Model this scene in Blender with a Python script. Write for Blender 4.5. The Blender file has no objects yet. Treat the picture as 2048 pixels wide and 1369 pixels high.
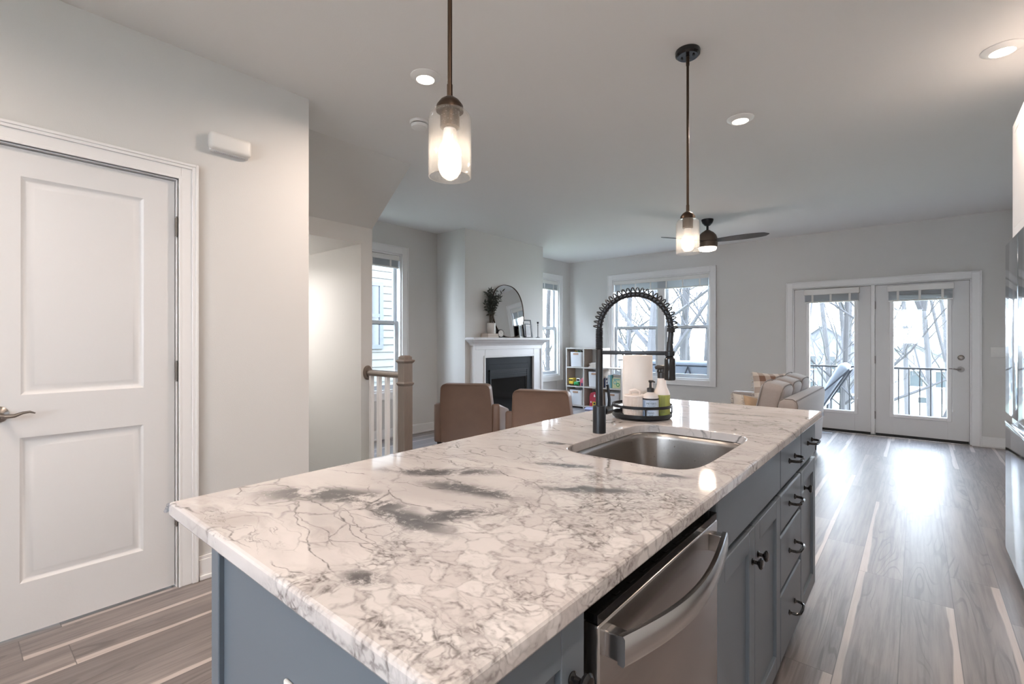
import bpy, bmesh, math, random
from mathutils import Vector, Matrix
random.seed(7)
PI = math.pi
sc = bpy.context.scene
col = sc.collection

# ------------------------------------------------------------------ camera, world, exposure
EYE = Vector((0.0, 0.0, 1.25))
YAW = math.radians(40.1)
cam_d = bpy.data.cameras.new('camera')
cam_d.sensor_width = 36.0
cam_d.lens = 960.0 / 2048.0 * 36.0
cam_d.shift_y = -4.5 / 2048.0
cam_d.clip_start = 0.02
cam_d.clip_end = 400
cam = bpy.data.objects.new('camera', cam_d)
col.objects.link(cam)
cam.location = EYE
cam.rotation_euler = (PI / 2, 0, YAW)
sc.camera = cam

wd = bpy.data.worlds.new('overcast_sky')
sc.world = wd
wd.use_nodes = True
wn = wd.node_tree.nodes
wl = wd.node_tree.links
wn.clear()
w_out = wn.new('ShaderNodeOutputWorld')
w_bg = wn.new('ShaderNodeBackground')
w_tc = wn.new('ShaderNodeTexCoord')
w_sep = wn.new('ShaderNodeSeparateXYZ')
w_ramp = wn.new('ShaderNodeValToRGB')
w_ramp.color_ramp.elements[0].position = 0.45
w_ramp.color_ramp.elements[0].color = (0.82, 0.91, 1.0, 1)
w_ramp.color_ramp.elements[1].position = 0.9
w_ramp.color_ramp.elements[1].color = (0.58, 0.76, 1.0, 1)
wl.new(w_tc.outputs['Generated'], w_sep.inputs[0])
wl.new(w_sep.outputs['Z'], w_ramp.inputs[0])
wl.new(w_ramp.outputs[0], w_bg.inputs[0])
w_bg.inputs[1].default_value = 18.0
wl.new(w_bg.outputs[0], w_out.inputs[0])

sc.view_settings.view_transform = 'Standard'
sc.view_settings.look = 'None'
sc.view_settings.gamma = 1.0
sc.view_settings.exposure = 0.38
sc.view_settings.use_curve_mapping = False
try:
    sc.cycles.use_denoising = True
    sc.cycles.max_bounces = 10
    sc.cycles.diffuse_bounces = 6
    sc.cycles.glossy_bounces = 5
    sc.cycles.transparent_max_bounces = 16
    sc.cycles.sample_clamp_indirect = 10.0
    sc.cycles.caustics_reflective = False
    sc.cycles.caustics_refractive = False
except Exception:
    pass
CAN_W = 16.0        # each recessed ceiling lamp, watts
BULB = 26.0         # pendant bulb glow
WARM = (1.0, 0.81, 0.67)

# ------------------------------------------------------------------ room measures (metres)
ZC = 2.73           # ceiling
XL = -5.12          # living room left wall
XW = -2.856         # wall with the panelled door
YB = 7.82           # far wall
XR = 1.12           # right wall
YR = -2.3           # wall behind the kitchen

# ------------------------------------------------------------------ materials
def nt(m):
    m.use_nodes = True
    return m.node_tree.nodes, m.node_tree.links

def bsdf(m):
    return m.node_tree.nodes['Principled BSDF']

def P(name, c, rough=0.5, metal=0.0, var=None, bump=None, coat=0.0, spec=None, sheen=0.0):
    """plain paint, plastic or metal with procedural mottling (scale, amount, stretch) and bump (scale, strength, stretch)"""
    m = bpy.data.materials.new(name)
    n, l = nt(m)
    b = bsdf(m)
    b.inputs['Base Color'].default_value = (*c, 1)
    b.inputs['Roughness'].default_value = rough
    b.inputs['Metallic'].default_value = metal
    if coat:
        b.inputs['Coat Weight'].default_value = coat
        b.inputs['Coat Roughness'].default_value = 0.08
    if spec is not None:
        b.inputs['Specular IOR Level'].default_value = spec
    if sheen:
        b.inputs['Sheen Weight'].default_value = sheen
    tc = n.new('ShaderNodeTexCoord')
    def mapped(stretch):
        mp = n.new('ShaderNodeMapping')
        mp.inputs['Scale'].default_value = stretch
        l.new(tc.outputs['Object'], mp.inputs[0])
        return mp.outputs[0]
    if var is None:
        var = (6.0, 0.03, (1, 1, 1))
    nz = n.new('ShaderNodeTexNoise')
    nz.inputs['Scale'].default_value = var[0]
    nz.inputs['Detail'].default_value = 4
    l.new(mapped(var[2] if len(var) > 2 else (1, 1, 1)), nz.inputs[0])
    mx = n.new('ShaderNodeMix')
    mx.data_type = 'RGBA'
    a = var[1]
    mx.inputs[6].default_value = (*[max(0, x * (1 - a)) for x in c], 1)
    mx.inputs[7].default_value = (*[min(1, x * (1 + a)) for x in c], 1)
    l.new(nz.outputs[0], mx.inputs[0])
    l.new(mx.outputs[2], b.inputs['Base Color'])
    if bump:
        nb = n.new('ShaderNodeTexNoise')
        nb.inputs['Scale'].default_value = bump[0]
        nb.inputs['Detail'].default_value = 3
        l.new(mapped(bump[2] if len(bump) > 2 else (1, 1, 1)), nb.inputs[0])
        bp = n.new('ShaderNodeBump')
        bp.inputs['Strength'].default_value = bump[1]
        bp.inputs['Distance'].default_value = 0.01
        l.new(nb.outputs[0], bp.inputs['Height'])
        l.new(bp.outputs[0], b.inputs['Normal'])
    return m

def glow(name, c, s):
    m = bpy.data.materials.new(name)
    n, l = nt(m)
    b = bsdf(m)
    b.inputs['Base Color'].default_value = (0.9, 0.9, 0.88, 1)
    b.inputs['Emission Color'].default_value = (*c, 1)
    b.inputs['Emission Strength'].default_value = s
    return m

def glass(name, tint=(1, 1, 1), refl=1.0, seeds=False):
    """clear pane: transparent with a Fresnel reflection"""
    m = bpy.data.materials.new(name)
    n, l = nt(m)
    n.clear()
    o = n.new('ShaderNodeOutputMaterial')
    t = n.new('ShaderNodeBsdfTransparent')
    t.inputs[0].default_value = (*tint, 1)
    g = n.new('ShaderNodeBsdfGlossy')
    g.inputs['Roughness'].default_value = 0.02
    fr = n.new('ShaderNodeLayerWeight')
    fr.inputs['Blend'].default_value = 0.5
    pw = n.new('ShaderNodeMath')
    pw.operation = 'POWER'
    pw.inputs[1].default_value = 4.0
    l.new(fr.outputs['Facing'], pw.inputs[0])
    mt = n.new('ShaderNodeMath')
    mt.operation = 'MULTIPLY_ADD'
    mt.inputs[1].default_value = 0.55 * refl
    mt.inputs[2].default_value = 0.03 * refl
    l.new(pw.outputs[0], mt.inputs[0])
    mx = n.new('ShaderNodeMixShader')
    l.new(t.outputs[0], mx.inputs[1])
    l.new(g.outputs[0], mx.inputs[2])
    fac = mt.outputs[0]
    if seeds:
        tc = n.new('ShaderNodeTexCoord')
        v = n.new('ShaderNodeTexVoronoi')
        v.inputs['Scale'].default_value = 170
        l.new(tc.outputs['Object'], v.inputs[0])
        lt = n.new('ShaderNodeMath')
        lt.operation = 'LESS_THAN'
        lt.inputs[1].default_value = 0.16
        l.new(v.outputs[0], lt.inputs[0])
        sc_ = n.new('ShaderNodeMath')
        sc_.operation = 'MULTIPLY_ADD'
        sc_.inputs[1].default_value = 0.42
        l.new(lt.outputs[0], sc_.inputs[0])
        l.new(mt.outputs[0], sc_.inputs[2])
        cl = n.new('ShaderNodeClamp')
        l.new(sc_.outputs[0], cl.inputs[0])
        fac = cl.outputs[0]
    l.new(fac, mx.inputs[0])
    res = mx.outputs[0]
    if seeds:
        tr = n.new('ShaderNodeBsdfTranslucent')
        tr.inputs[0].default_value = (1, 0.97, 0.93, 1)
        m2 = n.new('ShaderNodeMixShader')
        m2.inputs[0].default_value = 0.05
        l.new(res, m2.inputs[1])
        l.new(tr.outputs[0], m2.inputs[2])
        res = m2.outputs[0]
    l.new(res, o.inputs[0])
    return m

class G:
    """terse node graph helper"""
    def __init__(s, m):
        s.n, s.l = nt(m)
    def put(s, sock, v):
        if isinstance(v, bpy.types.NodeSocket):
            s.l.new(v, sock)
        else:
            sock.default_value = v
    def math(s, op, a, b=0.0, c=None, clamp=False):
        k = s.n.new('ShaderNodeMath')
        k.operation = op
        k.use_clamp = clamp
        s.put(k.inputs[0], a)
        s.put(k.inputs[1], b)
        if c is not None:
            s.put(k.inputs[2], c)
        return k.outputs[0]
    def vec(s, x, y, z):
        k = s.n.new('ShaderNodeCombineXYZ')
        for i, v in enumerate((x, y, z)):
            s.put(k.inputs[i], v)
        return k.outputs[0]
    def sep(s, v):
        k = s.n.new('ShaderNodeSeparateXYZ')
        s.l.new(v, k.inputs[0])
        return k.outputs
    def vmath(s, op, a, b=(0, 0, 0)):
        k = s.n.new('ShaderNodeVectorMath')
        k.operation = op
        s.put(k.inputs[0], a)
        if op == 'SCALE':
            s.put(k.inputs['Scale'], b)
        else:
            s.put(k.inputs[1], b)
        return k.outputs[0]
    def noise(s, v, scale, detail=3.0, rough=0.5, dist=0.0, colr=False):
        k = s.n.new('ShaderNodeTexNoise')
        s.l.new(v, k.inputs['Vector'])
        k.inputs['Scale'].default_value = scale
        k.inputs['Detail'].default_value = detail
        k.inputs['Roughness'].default_value = rough
        k.inputs['Distortion'].default_value = dist
        return k.outputs[1 if colr else 0]
    def edge(s, v, scale, rnd=1.0):
        k = s.n.new('ShaderNodeTexVoronoi')
        k.feature = 'DISTANCE_TO_EDGE'
        s.l.new(v, k.inputs['Vector'])
        k.inputs['Scale'].default_value = scale
        k.inputs['Randomness'].default_value = rnd
        return k.outputs[0]
    def cellc(s, v, scale):
        k = s.n.new('ShaderNodeTexVoronoi')
        s.l.new(v, k.inputs['Vector'])
        k.inputs['Scale'].default_value = scale
        return k.outputs[1]
    def white(s, v):
        k = s.n.new('ShaderNodeTexWhiteNoise')
        k.noise_dimensions = '3D'
        s.l.new(v, k.inputs['Vector'])
        return k.outputs
    def step(s, x, lo, hi, a=0.0, b=1.0):
        k = s.n.new('ShaderNodeMapRange')
        k.interpolation_type = 'SMOOTHSTEP'
        s.put(k.inputs[0], x)
        for i, v in enumerate((lo, hi, a, b)):
            s.put(k.inputs[i + 1], v)
        return k.outputs[0]
    def mix(s, f, a, b, mode='MIX'):
        k = s.n.new('ShaderNodeMix')
        k.data_type = 'RGBA'
        k.blend_type = mode
        s.put(k.inputs[0], f)
        s.put(k.inputs[6], (*a, 1) if isinstance(a, tuple) else a)
        s.put(k.inputs[7], (*b, 1) if isinstance(b, tuple) else b)
        return k.outputs[2]
    def bump(s, h, strength, dist=0.01):
        k = s.n.new('ShaderNodeBump')
        k.inputs['Strength'].default_value = strength
        k.inputs['Distance'].default_value = dist
        s.l.new(h, k.inputs['Height'])
        return k.outputs[0]
    def pos(s):
        return s.n.new('ShaderNodeTexCoord').outputs['Object']

def granite():
    m = bpy.data.materials.new('white_quartzite')
    g = G(m)
    b = bsdf(m)
    p = g.pos()
    warp = g.vmath('SUBTRACT', g.noise(p, 3.0, 4, 0.55, colr=True), (0.5, 0.5, 0.5))
    q = g.vmath('ADD', p, g.vmath('SCALE', warp, 0.22))
    warp2 = g.vmath('SUBTRACT', g.noise(p, 16, 3, 0.6, colr=True), (0.5, 0.5, 0.5))
    q2 = g.vmath('ADD', q, g.vmath('SCALE', warp2, 0.030))
    s = g.sep(p)
    big = g.noise(q, 2.1, 3, 0.55)
    # stone drawn out along one bearing
    mp0 = g.n.new('ShaderNodeMapping')
    mp0.inputs['Rotation'].default_value = (0, 0, math.radians(-28))
    mp0.inputs['Scale'].default_value = (1.0, 2.6, 1.0)
    g.l.new(q2, mp0.inputs[0])
    qs = mp0.outputs[0]
    # warm white ground with soft clouds
    c = g.mix(g.step(g.noise(qs, 2.2, 5, 0.6), 0.36, 0.70), (0.60, 0.565, 0.555), (0.49, 0.46, 0.452))
    c = g.mix(g.step(g.noise(qs, 5.0, 5, 0.65), 0.54, 0.76, 0, 0.55), c, (0.33, 0.30, 0.29))
    c = g.mix(g.step(g.noise(q, 5.0, 2, 0.5), 0.60, 0.72, 0, 0.6), c, (0.64, 0.63, 0.63))
    # pebbly brecciated zone near the end of the island
    near = g.math('SUBTRACT', g.math('MULTIPLY', s[0], 0.97), g.math('MULTIPLY', s[1], 0.26))
    near = g.math('ADD', near, g.math('MULTIPLY', g.math('SUBTRACT', big, 0.5), 0.7))
    zone = g.math('MULTIPLY', g.step(near, -0.86, -0.78), g.step(s[1], 1.35, 0.95))
    zone = g.math('MAXIMUM', zone, g.step(g.noise(q, 2.6, 2), 0.58, 0.68, 0, 0.6))
    q3 = g.vmath('ADD', q, g.vmath('SCALE', warp2, 0.055))
    e1 = g.edge(q3, 22.0)
    e2 = g.edge(q3, 52.0)
    cc = g.sep(g.cellc(q3, 22.0))[0]
    c = g.mix(g.math('MULTIPLY', zone, 0.55), c, g.mix(cc, (0.44, 0.405, 0.395), (0.64, 0.62, 0.61)))
    grit = g.step(g.noise(p, 46, 3, 0.7), 0.42, 0.64)
    patch = g.step(g.noise(q, 7.0, 3), 0.36, 0.60)
    peb = g.math('MAXIMUM', g.step(e1, 0.13, 0.0), g.math('MULTIPLY', g.step(e2, 0.20, 0.0), g.math('MULTIPLY', patch, 0.95)))
    peb = g.math('MULTIPLY', g.math('MULTIPLY', peb, zone), g.math('MULTIPLY_ADD', patch, 0.55, 0.45))
    peb = g.math('MULTIPLY', peb, g.math('MULTIPLY_ADD', grit, 0.7, 0.3))
    c = g.mix(g.math('MULTIPLY', peb, 0.95), c, (0.115, 0.103, 0.10))
    # thin broken veins between large clasts
    far_ = g.math('SUBTRACT', 1.0, g.math('MULTIPLY', zone, 0.6))
    ev = g.math('MULTIPLY', g.step(g.edge(qs, 3.1), 0.020, 0.0), g.step(g.noise(q, 6.0, 2), 0.40, 0.54))
    ev2 = g.math('MULTIPLY', g.step(g.edge(qs, 7.5), 0.040, 0.0), g.step(g.noise(q, 3.4, 3), 0.47, 0.62))
    vn = g.noise(g.vmath('ADD', qs, (3, 1, 0)), 2.0, 6, 0.68)
    v1 = g.math('MULTIPLY', g.step(g.math('ABSOLUTE', g.math('SUBTRACT', vn, 0.5)), 0.010, 0.0), g.step(g.noise(q, 4.5, 2), 0.44, 0.6))
    vv = g.math('MAXIMUM', g.math('MAXIMUM', g.math('MULTIPLY', v1, 0.7), g.math('MULTIPLY', ev2, 0.75)), ev)
    vv = g.math('MULTIPLY', vv, g.math('MULTIPLY', far_, g.math('MULTIPLY_ADD', grit, 0.5, 0.5)))
    c = g.mix(g.math('MULTIPLY', vv, 0.92), c, (0.105, 0.10, 0.10))
    # the charcoal drift across the left half, and a few smaller ones
    qd = g.vmath('ADD', g.vmath('ADD', p, g.vmath('SCALE', warp, 0.10)), g.vmath('SCALE', warp2, 0.035))
    def drift(cx, cy, ang, rx, ry):
        mp = g.n.new('ShaderNodeMapping')
        mp.vector_type = 'TEXTURE'
        mp.inputs['Location'].default_value = (cx, cy, 0.9)
        mp.inputs['Rotation'].default_value = (0, 0, ang)
        mp.inputs['Scale'].default_value = (rx, ry, 5)
        g.l.new(qd, mp.inputs[0])
        k = g.n.new('ShaderNodeVectorMath')
        k.operation = 'LENGTH'
        g.l.new(mp.outputs[0], k.inputs[0])
        return g.step(k.outputs['Value'], 1.15, 0.35)
    ds = None
    for a in ((-0.985, 0.525, 0.65, 0.17, 0.060), (-0.87, 0.575, 0.15, 0.17, 0.048), (-0.72, 0.575, 0.05, 0.15, 0.042), (-0.66, 0.64, 1.0, 0.11, 0.035),
              (-0.93, 0.81, 0.6, 0.20, 0.045), (-0.76, 0.76, 0.2, 0.16, 0.042), (-0.585, 0.375, 0.6, 0.045, 0.030),
              (-0.56, 0.93, 0.6, 0.13, 0.03), (-0.72, 1.08, 0.4, 0.12, 0.025), (-0.90, 1.27, 0.3, 0.10, 0.02),
              (-0.60, 2.30, 0.2, 0.20, 0.02), (-0.50, 1.15, 0.4, 0.10, 0.02)):
        d = drift(*a)
        ds = d if ds is None else g.math('MAXIMUM', ds, d)
    ds = g.math('MULTIPLY', ds, g.step(g.noise(q2, 11.0, 8, 0.78), 0.40, 0.53))
    c = g.mix(g.math('MULTIPLY', ds, 0.94), c, (0.105, 0.102, 0.105))
    c = g.mix(g.math('MULTIPLY', drift(-0.975, 0.34, 0.6, 0.075, 0.045), 0.35), c, (0.25, 0.215, 0.19))
    g.put(b.inputs['Base Color'], c)
    g.put(b.inputs['Roughness'], g.math('MULTIPLY_ADD', g.noise(p, 30, 2), 0.04, 0.045))
    b.inputs['Specular IOR Level'].default_value = 0.55
    return m

def planks():
    m = bpy.data.materials.new('grey_brown_planks')
    g = G(m)
    b = bsdf(m)
    s = g.sep(g.pos())
    W, LEN = 0.186, 1.45
    u = g.math('DIVIDE', g.math('ADD', s[0], 10 * W + 0.052), W)
    ix = g.math('FLOOR', u)
    fx = g.math('SUBTRACT', u, ix)
    r1 = g.white(g.vec(ix, 3.7, 1.1))[0]
    v = g.math('DIVIDE', g.math('ADD', g.math('ADD', s[1], 20.0), g.math('MULTIPLY', r1, LEN)), LEN)
    iy = g.math('FLOOR', v)
    fy = g.math('SUBTRACT', v, iy)
    rn = g.white(g.vec(ix, iy, 5.0))
    r2 = rn[0]
    rc = g.sep(rn[1])
    off = g.math('MULTIPLY', r2, 37.0)
    # fibres run along the plank
    fib = g.noise(g.vec(g.math('ADD', g.math('MULTIPLY', s[0], 55.0), off), g.math('MULTIPLY', s[1], 2.2), off), 1.0, 5, 0.65)
    broad = g.noise(g.vec(g.math('ADD', g.math('MULTIPLY', s[0], 9.0), off), g.math('MULTIPLY', s[1], 0.9), off), 1.0, 3, 0.5)
    rings = g.math('SINE', g.math('MULTIPLY', g.noise(g.vec(g.math('ADD', g.math('MULTIPLY', s[0], 5.5), off), g.math('MULTIPLY', s[1], 0.75), off), 1.0, 2, 0.5, 0.4), 95.0))
    ringm = g.step(g.noise(g.vec(g.math('ADD', g.math('MULTIPLY', s[0], 6.0), off), g.math('MULTIPLY', s[1], 1.0), 8.0), 1.0, 1), 0.48, 0.60)
    ring = g.math('MULTIPLY', g.step(rings, 0.55, 0.98), ringm)
    c = g.mix(r2, (0.165, 0.135, 0.128), (0.245, 0.208, 0.195))
    c = g.mix(g.step(fib, 0.35, 0.70), c, (0.115, 0.094, 0.090))
    c = g.mix(g.step(broad, 0.52, 0.72, 0, 0.6), c, (0.30, 0.258, 0.238))
    c = g.mix(g.math('MULTIPLY', ring, 0.62), c, (0.055, 0.045, 0.043))
    # pale sapwood band along one edge of many planks
    wob = g.noise(g.vec(g.math('MULTIPLY', ix, 7.3), g.math('MULTIPLY', s[1], 1.3), off), 1.0, 3, 0.5)
    pos_ = g.math('ADD', fx, g.math('MULTIPLY', g.math('SUBTRACT', wob, 0.5), 0.34))
    band = g.math('MULTIPLY', g.step(pos_, 0.82, 0.855), g.step(rc[1], 0.50, 0.54))
    band2 = g.math('MULTIPLY', g.step(pos_, 0.16, 0.13), g.step(rc[2], 0.82, 0.86))
    band = g.math('MAXIMUM', band, band2)
    pale = g.mix(g.step(fib, 0.35, 0.75), (0.50, 0.43, 0.395), (0.40, 0.34, 0.31))
    c = g.mix(g.math('MULTIPLY', band, 0.92), c, pale)
    ex = g.math('MINIMUM', fx, g.math('SUBTRACT', 1.0, fx))
    ey = g.math('MULTIPLY', g.math('MINIMUM', fy, g.math('SUBTRACT', 1.0, fy)), LEN / W)
    seam = g.step(g.math('MINIMUM', ex, ey), 0.013, 0.004)
    c = g.mix(g.math('MULTIPLY', seam, 0.8), c, (0.05, 0.042, 0.04))
    g.put(b.inputs['Base Color'], c)
    g.put(b.inputs['Roughness'], g.math('MULTIPLY_ADD', fib, 0.08, 0.37))
    b.inputs['Specular IOR Level'].default_value = 0.8
    b.inputs['Coat Weight'].default_value = 0.7
    b.inputs['Coat Roughness'].default_value = 0.42
    h = g.math('SUBTRACT', g.math('MULTIPLY', fib, 0.25), g.math('ADD', seam, g.math('MULTIPLY', ring, 0.35)))
    g.put(b.inputs['Normal'], g.bump(h, 0.12, 0.004))
    return m

def brushed(name, c, rough, axis, amt=0.05):
    m = bpy.data.materials.new(name)
    g = G(m)
    b = bsdf(m)
    st = [140.0, 140.0, 140.0]
    st[axis] = 1.2
    v = g.vmath('MULTIPLY', g.pos(), tuple(st))
    nz = g.noise(v, 1.0, 3)
    g.put(b.inputs['Base Color'], g.mix(nz, tuple(x * 0.92 for x in c), tuple(min(1, x * 1.06) for x in c)))
    b.inputs['Metallic'].default_value = 1
    g.put(b.inputs['Roughness'], g.math('MULTIPLY_ADD', nz, amt, rough))
    b.inputs['Anisotropic'].default_value = 0.35
    g.put(b.inputs['Normal'], g.bump(nz, 0.02, 0.001))
    return m

def plaid():
    m = bpy.data.materials.new('plaid_weave')
    g = G(m)
    b = bsdf(m)
    s = g.sep(g.pos())
    def stripe(x):
        f = g.math('FRACT', g.math('ADD', g.math('MULTIPLY', x, 8.0), 10.25))
        return g.math('LESS_THAN', f, 0.5)
    a = stripe(s[0])
    k = stripe(s[2])
    t = g.math('MULTIPLY', g.math('ADD', a, k), 0.5)
    fine = g.noise(g.vmath('MULTIPLY', g.pos(), (300, 300, 300)), 1.0, 1)
    c = g.mix(t, (0.72, 0.66, 0.60), (0.20, 0.105, 0.07))
    c = g.mix(g.math('MULTIPLY', fine, 0.2), c, (0.5, 0.42, 0.37))
    g.put(b.inputs['Base Color'], c)
    b.inputs['Roughness'].default_value = 0.9
    return m

def stripes(name, a_, b_, scale, axis=0):
    m = bpy.data.materials.new(name)
    g = G(m)
    b = bsdf(m)
    s = g.sep(g.pos())
    f = g.math('FRACT', g.math('ADD', g.math('MULTIPLY', s[axis], scale), 10.0))
    g.put(b.inputs['Base Color'], g.mix(g.step(f, 0.45, 0.55), a_, b_))
    b.inputs['Roughness'].default_value = 0.6
    return m

M = {}
M['wall'] = P('wall_paint', (0.65, 0.64, 0.625), 0.62, var=(1.5, 0.015), bump=(180, 0.05))
M['ceil'] = P('ceiling_paint', (0.78, 0.77, 0.76), 0.8, var=(1.5, 0.015), bump=(160, 0.05))
M['trim'] = P('white_trim_paint', (0.79, 0.785, 0.785), 0.35, var=(3, 0.015))
M['door'] = P('white_door_paint', (0.70, 0.695, 0.695), 0.38, var=(3, 0.015), bump=(90, 0.03))
M['planks'] = planks()
M['stone'] = granite()
M['cab'] = P('grey_blue_cabinet_paint', (0.135, 0.160, 0.190), 0.38, var=(4, 0.03))
M['kick'] = P('dark_toe_kick', (0.05, 0.055, 0.06), 0.6)
M['gap'] = P('dark_gap', (0.012, 0.012, 0.013), 0.6)
M['white_cab'] = P('white_cabinet_paint', (0.70, 0.70, 0.71), 0.4)
M['steel'] = brushed('brushed_steel', (0.46, 0.43, 0.41), 0.23, 1)
M['steel_sink'] = brushed('sink_steel', (0.37, 0.345, 0.325), 0.26, 1)
M['steel_fridge'] = brushed('polished_steel', (0.50, 0.53, 0.57), 0.07, 2, 0.03)
M['bright_steel'] = P('satin_steel', (0.62, 0.61, 0.60), 0.22, 1.0, var=(20, 0.03))
M['nickel'] = P('brushed_nickel', (0.27, 0.25, 0.235), 0.34, 1.0, var=(30, 0.05))
M['black'] = P('black_metal', (0.014, 0.014, 0.016), 0.32, 0.3, var=(30, 0.1))
M['matte_black'] = P('matte_black_finish', (0.022, 0.024, 0.028), 0.38, 0.5, var=(30, 0.1))
M['gloss_black'] = P('gloss_black', (0.008, 0.008, 0.009), 0.12, var=(20, 0.1))
M['bronze'] = P('dark_bronze', (0.060, 0.040, 0.028), 0.38, 0.85, var=(30, 0.12))
M['fan_bronze'] = P('fan_bronze', (0.14, 0.105, 0.08), 0.42, 0.7, var=(30, 0.1))
M['blade'] = P('dark_blade_wood', (0.06, 0.055, 0.055), 0.45, var=(14, 0.2, (1, 8, 1)))
M['pane'] = glass('window_glass', (0.97, 0.985, 1.0), 0.8)
M['shade'] = glass('seeded_glass', (0.985, 0.98, 0.975), 1.2, True)
M['clear'] = glass('clear_plastic', (0.9, 0.93, 0.97), 1.6)
M['bulb'] = glow('lit_bulb', (1.0, 0.83, 0.66), BULB)
M['bulb_base'] = P('bulb_collar', (0.80, 0.76, 0.72), 0.4)
M['lens'] = glow('lit_lens', (1.0, 0.88, 0.74), 9.0)
M['fan_lens'] = glow('fan_lens', (1.0, 0.87, 0.72), 2.6)
M['plastic'] = P('white_plastic', (0.76, 0.75, 0.73), 0.35)
M['vinyl'] = P('white_vinyl', (0.72, 0.74, 0.76), 0.35)
M['sash'] = P('grey_white_sash', (0.56, 0.59, 0.62), 0.4)
M['slat'] = P('blind_slats', (0.52, 0.56, 0.60), 0.5, var=(3, 0.05))
M['oak'] = P('stained_oak', (0.185, 0.148, 0.124), 0.42, var=(20, 0.18, (3, 3, 0.4)), bump=(40, 0.08, (3, 3, 0.3)))
M['leather'] = P('tan_leather', (0.195, 0.122, 0.088), 0.40, var=(7, 0.14), bump=(140, 0.10))
M['leg'] = P('dark_wood_leg', (0.02, 0.015, 0.013), 0.5)
M['linen'] = P('beige_grey_upholstery', (0.33, 0.298, 0.287), 0.9, var=(60, 0.08), bump=(260, 0.12), sheen=0.2)
M['linen_dark'] = P('shaded_velvet_upholstery', (0.40, 0.355, 0.335), 0.9, var=(60, 0.08), bump=(260, 0.12), sheen=0.2)
M['welt'] = P('upholstery_welt', (0.20, 0.18, 0.17), 0.9)
M['plaid'] = plaid()
M['tassel'] = P('tassel_yarn', (0.62, 0.57, 0.52), 0.9)
M['tan_cloth'] = P('tan_pillow_cloth', (0.46, 0.33, 0.22), 0.9, var=(30, 0.12), bump=(200, 0.1))
M['cream_cloth'] = P('cream_pillow_cloth', (0.60, 0.55, 0.50), 0.9, var=(30, 0.08), bump=(200, 0.1))
M['mantel'] = P('white_mantel_paint', (0.72, 0.71, 0.72), 0.35)
M['slate'] = P('black_slate', (0.014, 0.016, 0.020), 0.55, var=(8, 0.25), spec=0.18)
M['fire_black'] = P('firebox_black', (0.012, 0.013, 0.016), 0.5, spec=0.25)
M['fire_glass'] = P('dark_fire_glass', (0.006, 0.007, 0.008), 0.08, spec=0.3)
M['log'] = P('ceramic_log', (0.10, 0.085, 0.07), 0.9, var=(12, 0.3), bump=(30, 0.3))
M['mirror'] = P('mirror_silver', (0.80, 0.83, 0.84), 0.015, 1.0, var=(1, 0.0))
M['ceramic'] = P('ivory_ceramic', (0.66, 0.635, 0.605), 0.35, var=(9, 0.06, (4, 4, 0.5)))
M['paper'] = P('page_paper', (0.66, 0.60, 0.54), 0.8, var=(50, 0.05, (1, 1, 30)))
M['cover_tan'] = P('tan_book_cover', (0.45, 0.35, 0.29), 0.6)
M['cover_cream'] = P('cream_book_cover', (0.58, 0.50, 0.44), 0.6)
M['leaf'] = P('olive_leaf', (0.045, 0.055, 0.045), 0.55, var=(20, 0.3))
M['stem'] = P('olive_stem', (0.09, 0.075, 0.055), 0.7)
M['dial'] = P('white_dial', (0.74, 0.72, 0.70), 0.5)
M['silver'] = P('silver_frame', (0.42, 0.42, 0.40), 0.35, 0.7)
M['photo_dark'] = P('dark_photo', (0.05, 0.05, 0.055), 0.4, var=(30, 0.6))
M['photo_pale'] = P('pale_photo', (0.50, 0.50, 0.52), 0.5, var=(40, 0.35))
M['mat_white'] = P('white_mat_board', (0.76, 0.75, 0.74), 0.7)
M['cube'] = P('pale_oak_board', (0.50, 0.425, 0.37), 0.6, var=(16, 0.08, (1, 1, 6)))
M['cube_edge'] = P('white_board_edge', (0.56, 0.53, 0.50), 0.5)
M['bin'] = P('white_felt_bin', (0.68, 0.685, 0.70), 0.75, var=(40, 0.04), bump=(120, 0.06))
M['bin_wood'] = P('wooden_grip', (0.42, 0.26, 0.17), 0.55, var=(14, 0.15, (1, 6, 6)))
M['yellow'] = P('yellow_toy_plastic', (0.72, 0.50, 0.06), 0.35)
M['green'] = P('green_toy_plastic', (0.03, 0.32, 0.10), 0.35)
M['pink'] = P('pink_toy_plastic', (0.48, 0.09, 0.13), 0.4)
M['red'] = P('red_toy_plastic', (0.42, 0.035, 0.06), 0.4)
M['toy_white'] = P('white_toy_plastic', (0.75, 0.75, 0.74), 0.4)
M['lavender'] = P('lavender_toy_plastic', (0.48, 0.50, 0.74), 0.5)
M['navy'] = P('navy_cover', (0.035, 0.05, 0.12), 0.5)
M['teal'] = P('teal_cover', (0.16, 0.42, 0.46), 0.5)
M['sky_cover'] = P('sky_blue_cover', (0.42, 0.60, 0.70), 0.5)
M['lime'] = P('pale_lime_cover', (0.62, 0.66, 0.40), 0.5)
M['towel'] = P('paper_towel', (0.76, 0.725, 0.70), 0.95, var=(30, 0.02), bump=(120, 0.12))
M['card'] = P('cardboard_core', (0.42, 0.32, 0.24), 0.9)
M['jar'] = P('blush_ceramic', (0.74, 0.67, 0.635), 0.35)
M['soap_body'] = P('milky_bottle', (0.76, 0.70, 0.665), 0.3)
M['label_blue'] = P('pale_blue_label', (0.50, 0.60, 0.74), 0.45)
M['label_stripe'] = P('blue_label_stripe', (0.24, 0.36, 0.56), 0.45)
M['ink'] = P('dark_ink', (0.03, 0.035, 0.05), 0.5)
M['label_green'] = stripes('green_striped_label', (0.30, 0.33, 0.085), (0.40, 0.43, 0.15), 0.0001)
M['pump'] = P('charcoal_plastic', (0.022, 0.021, 0.022), 0.4)
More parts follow.
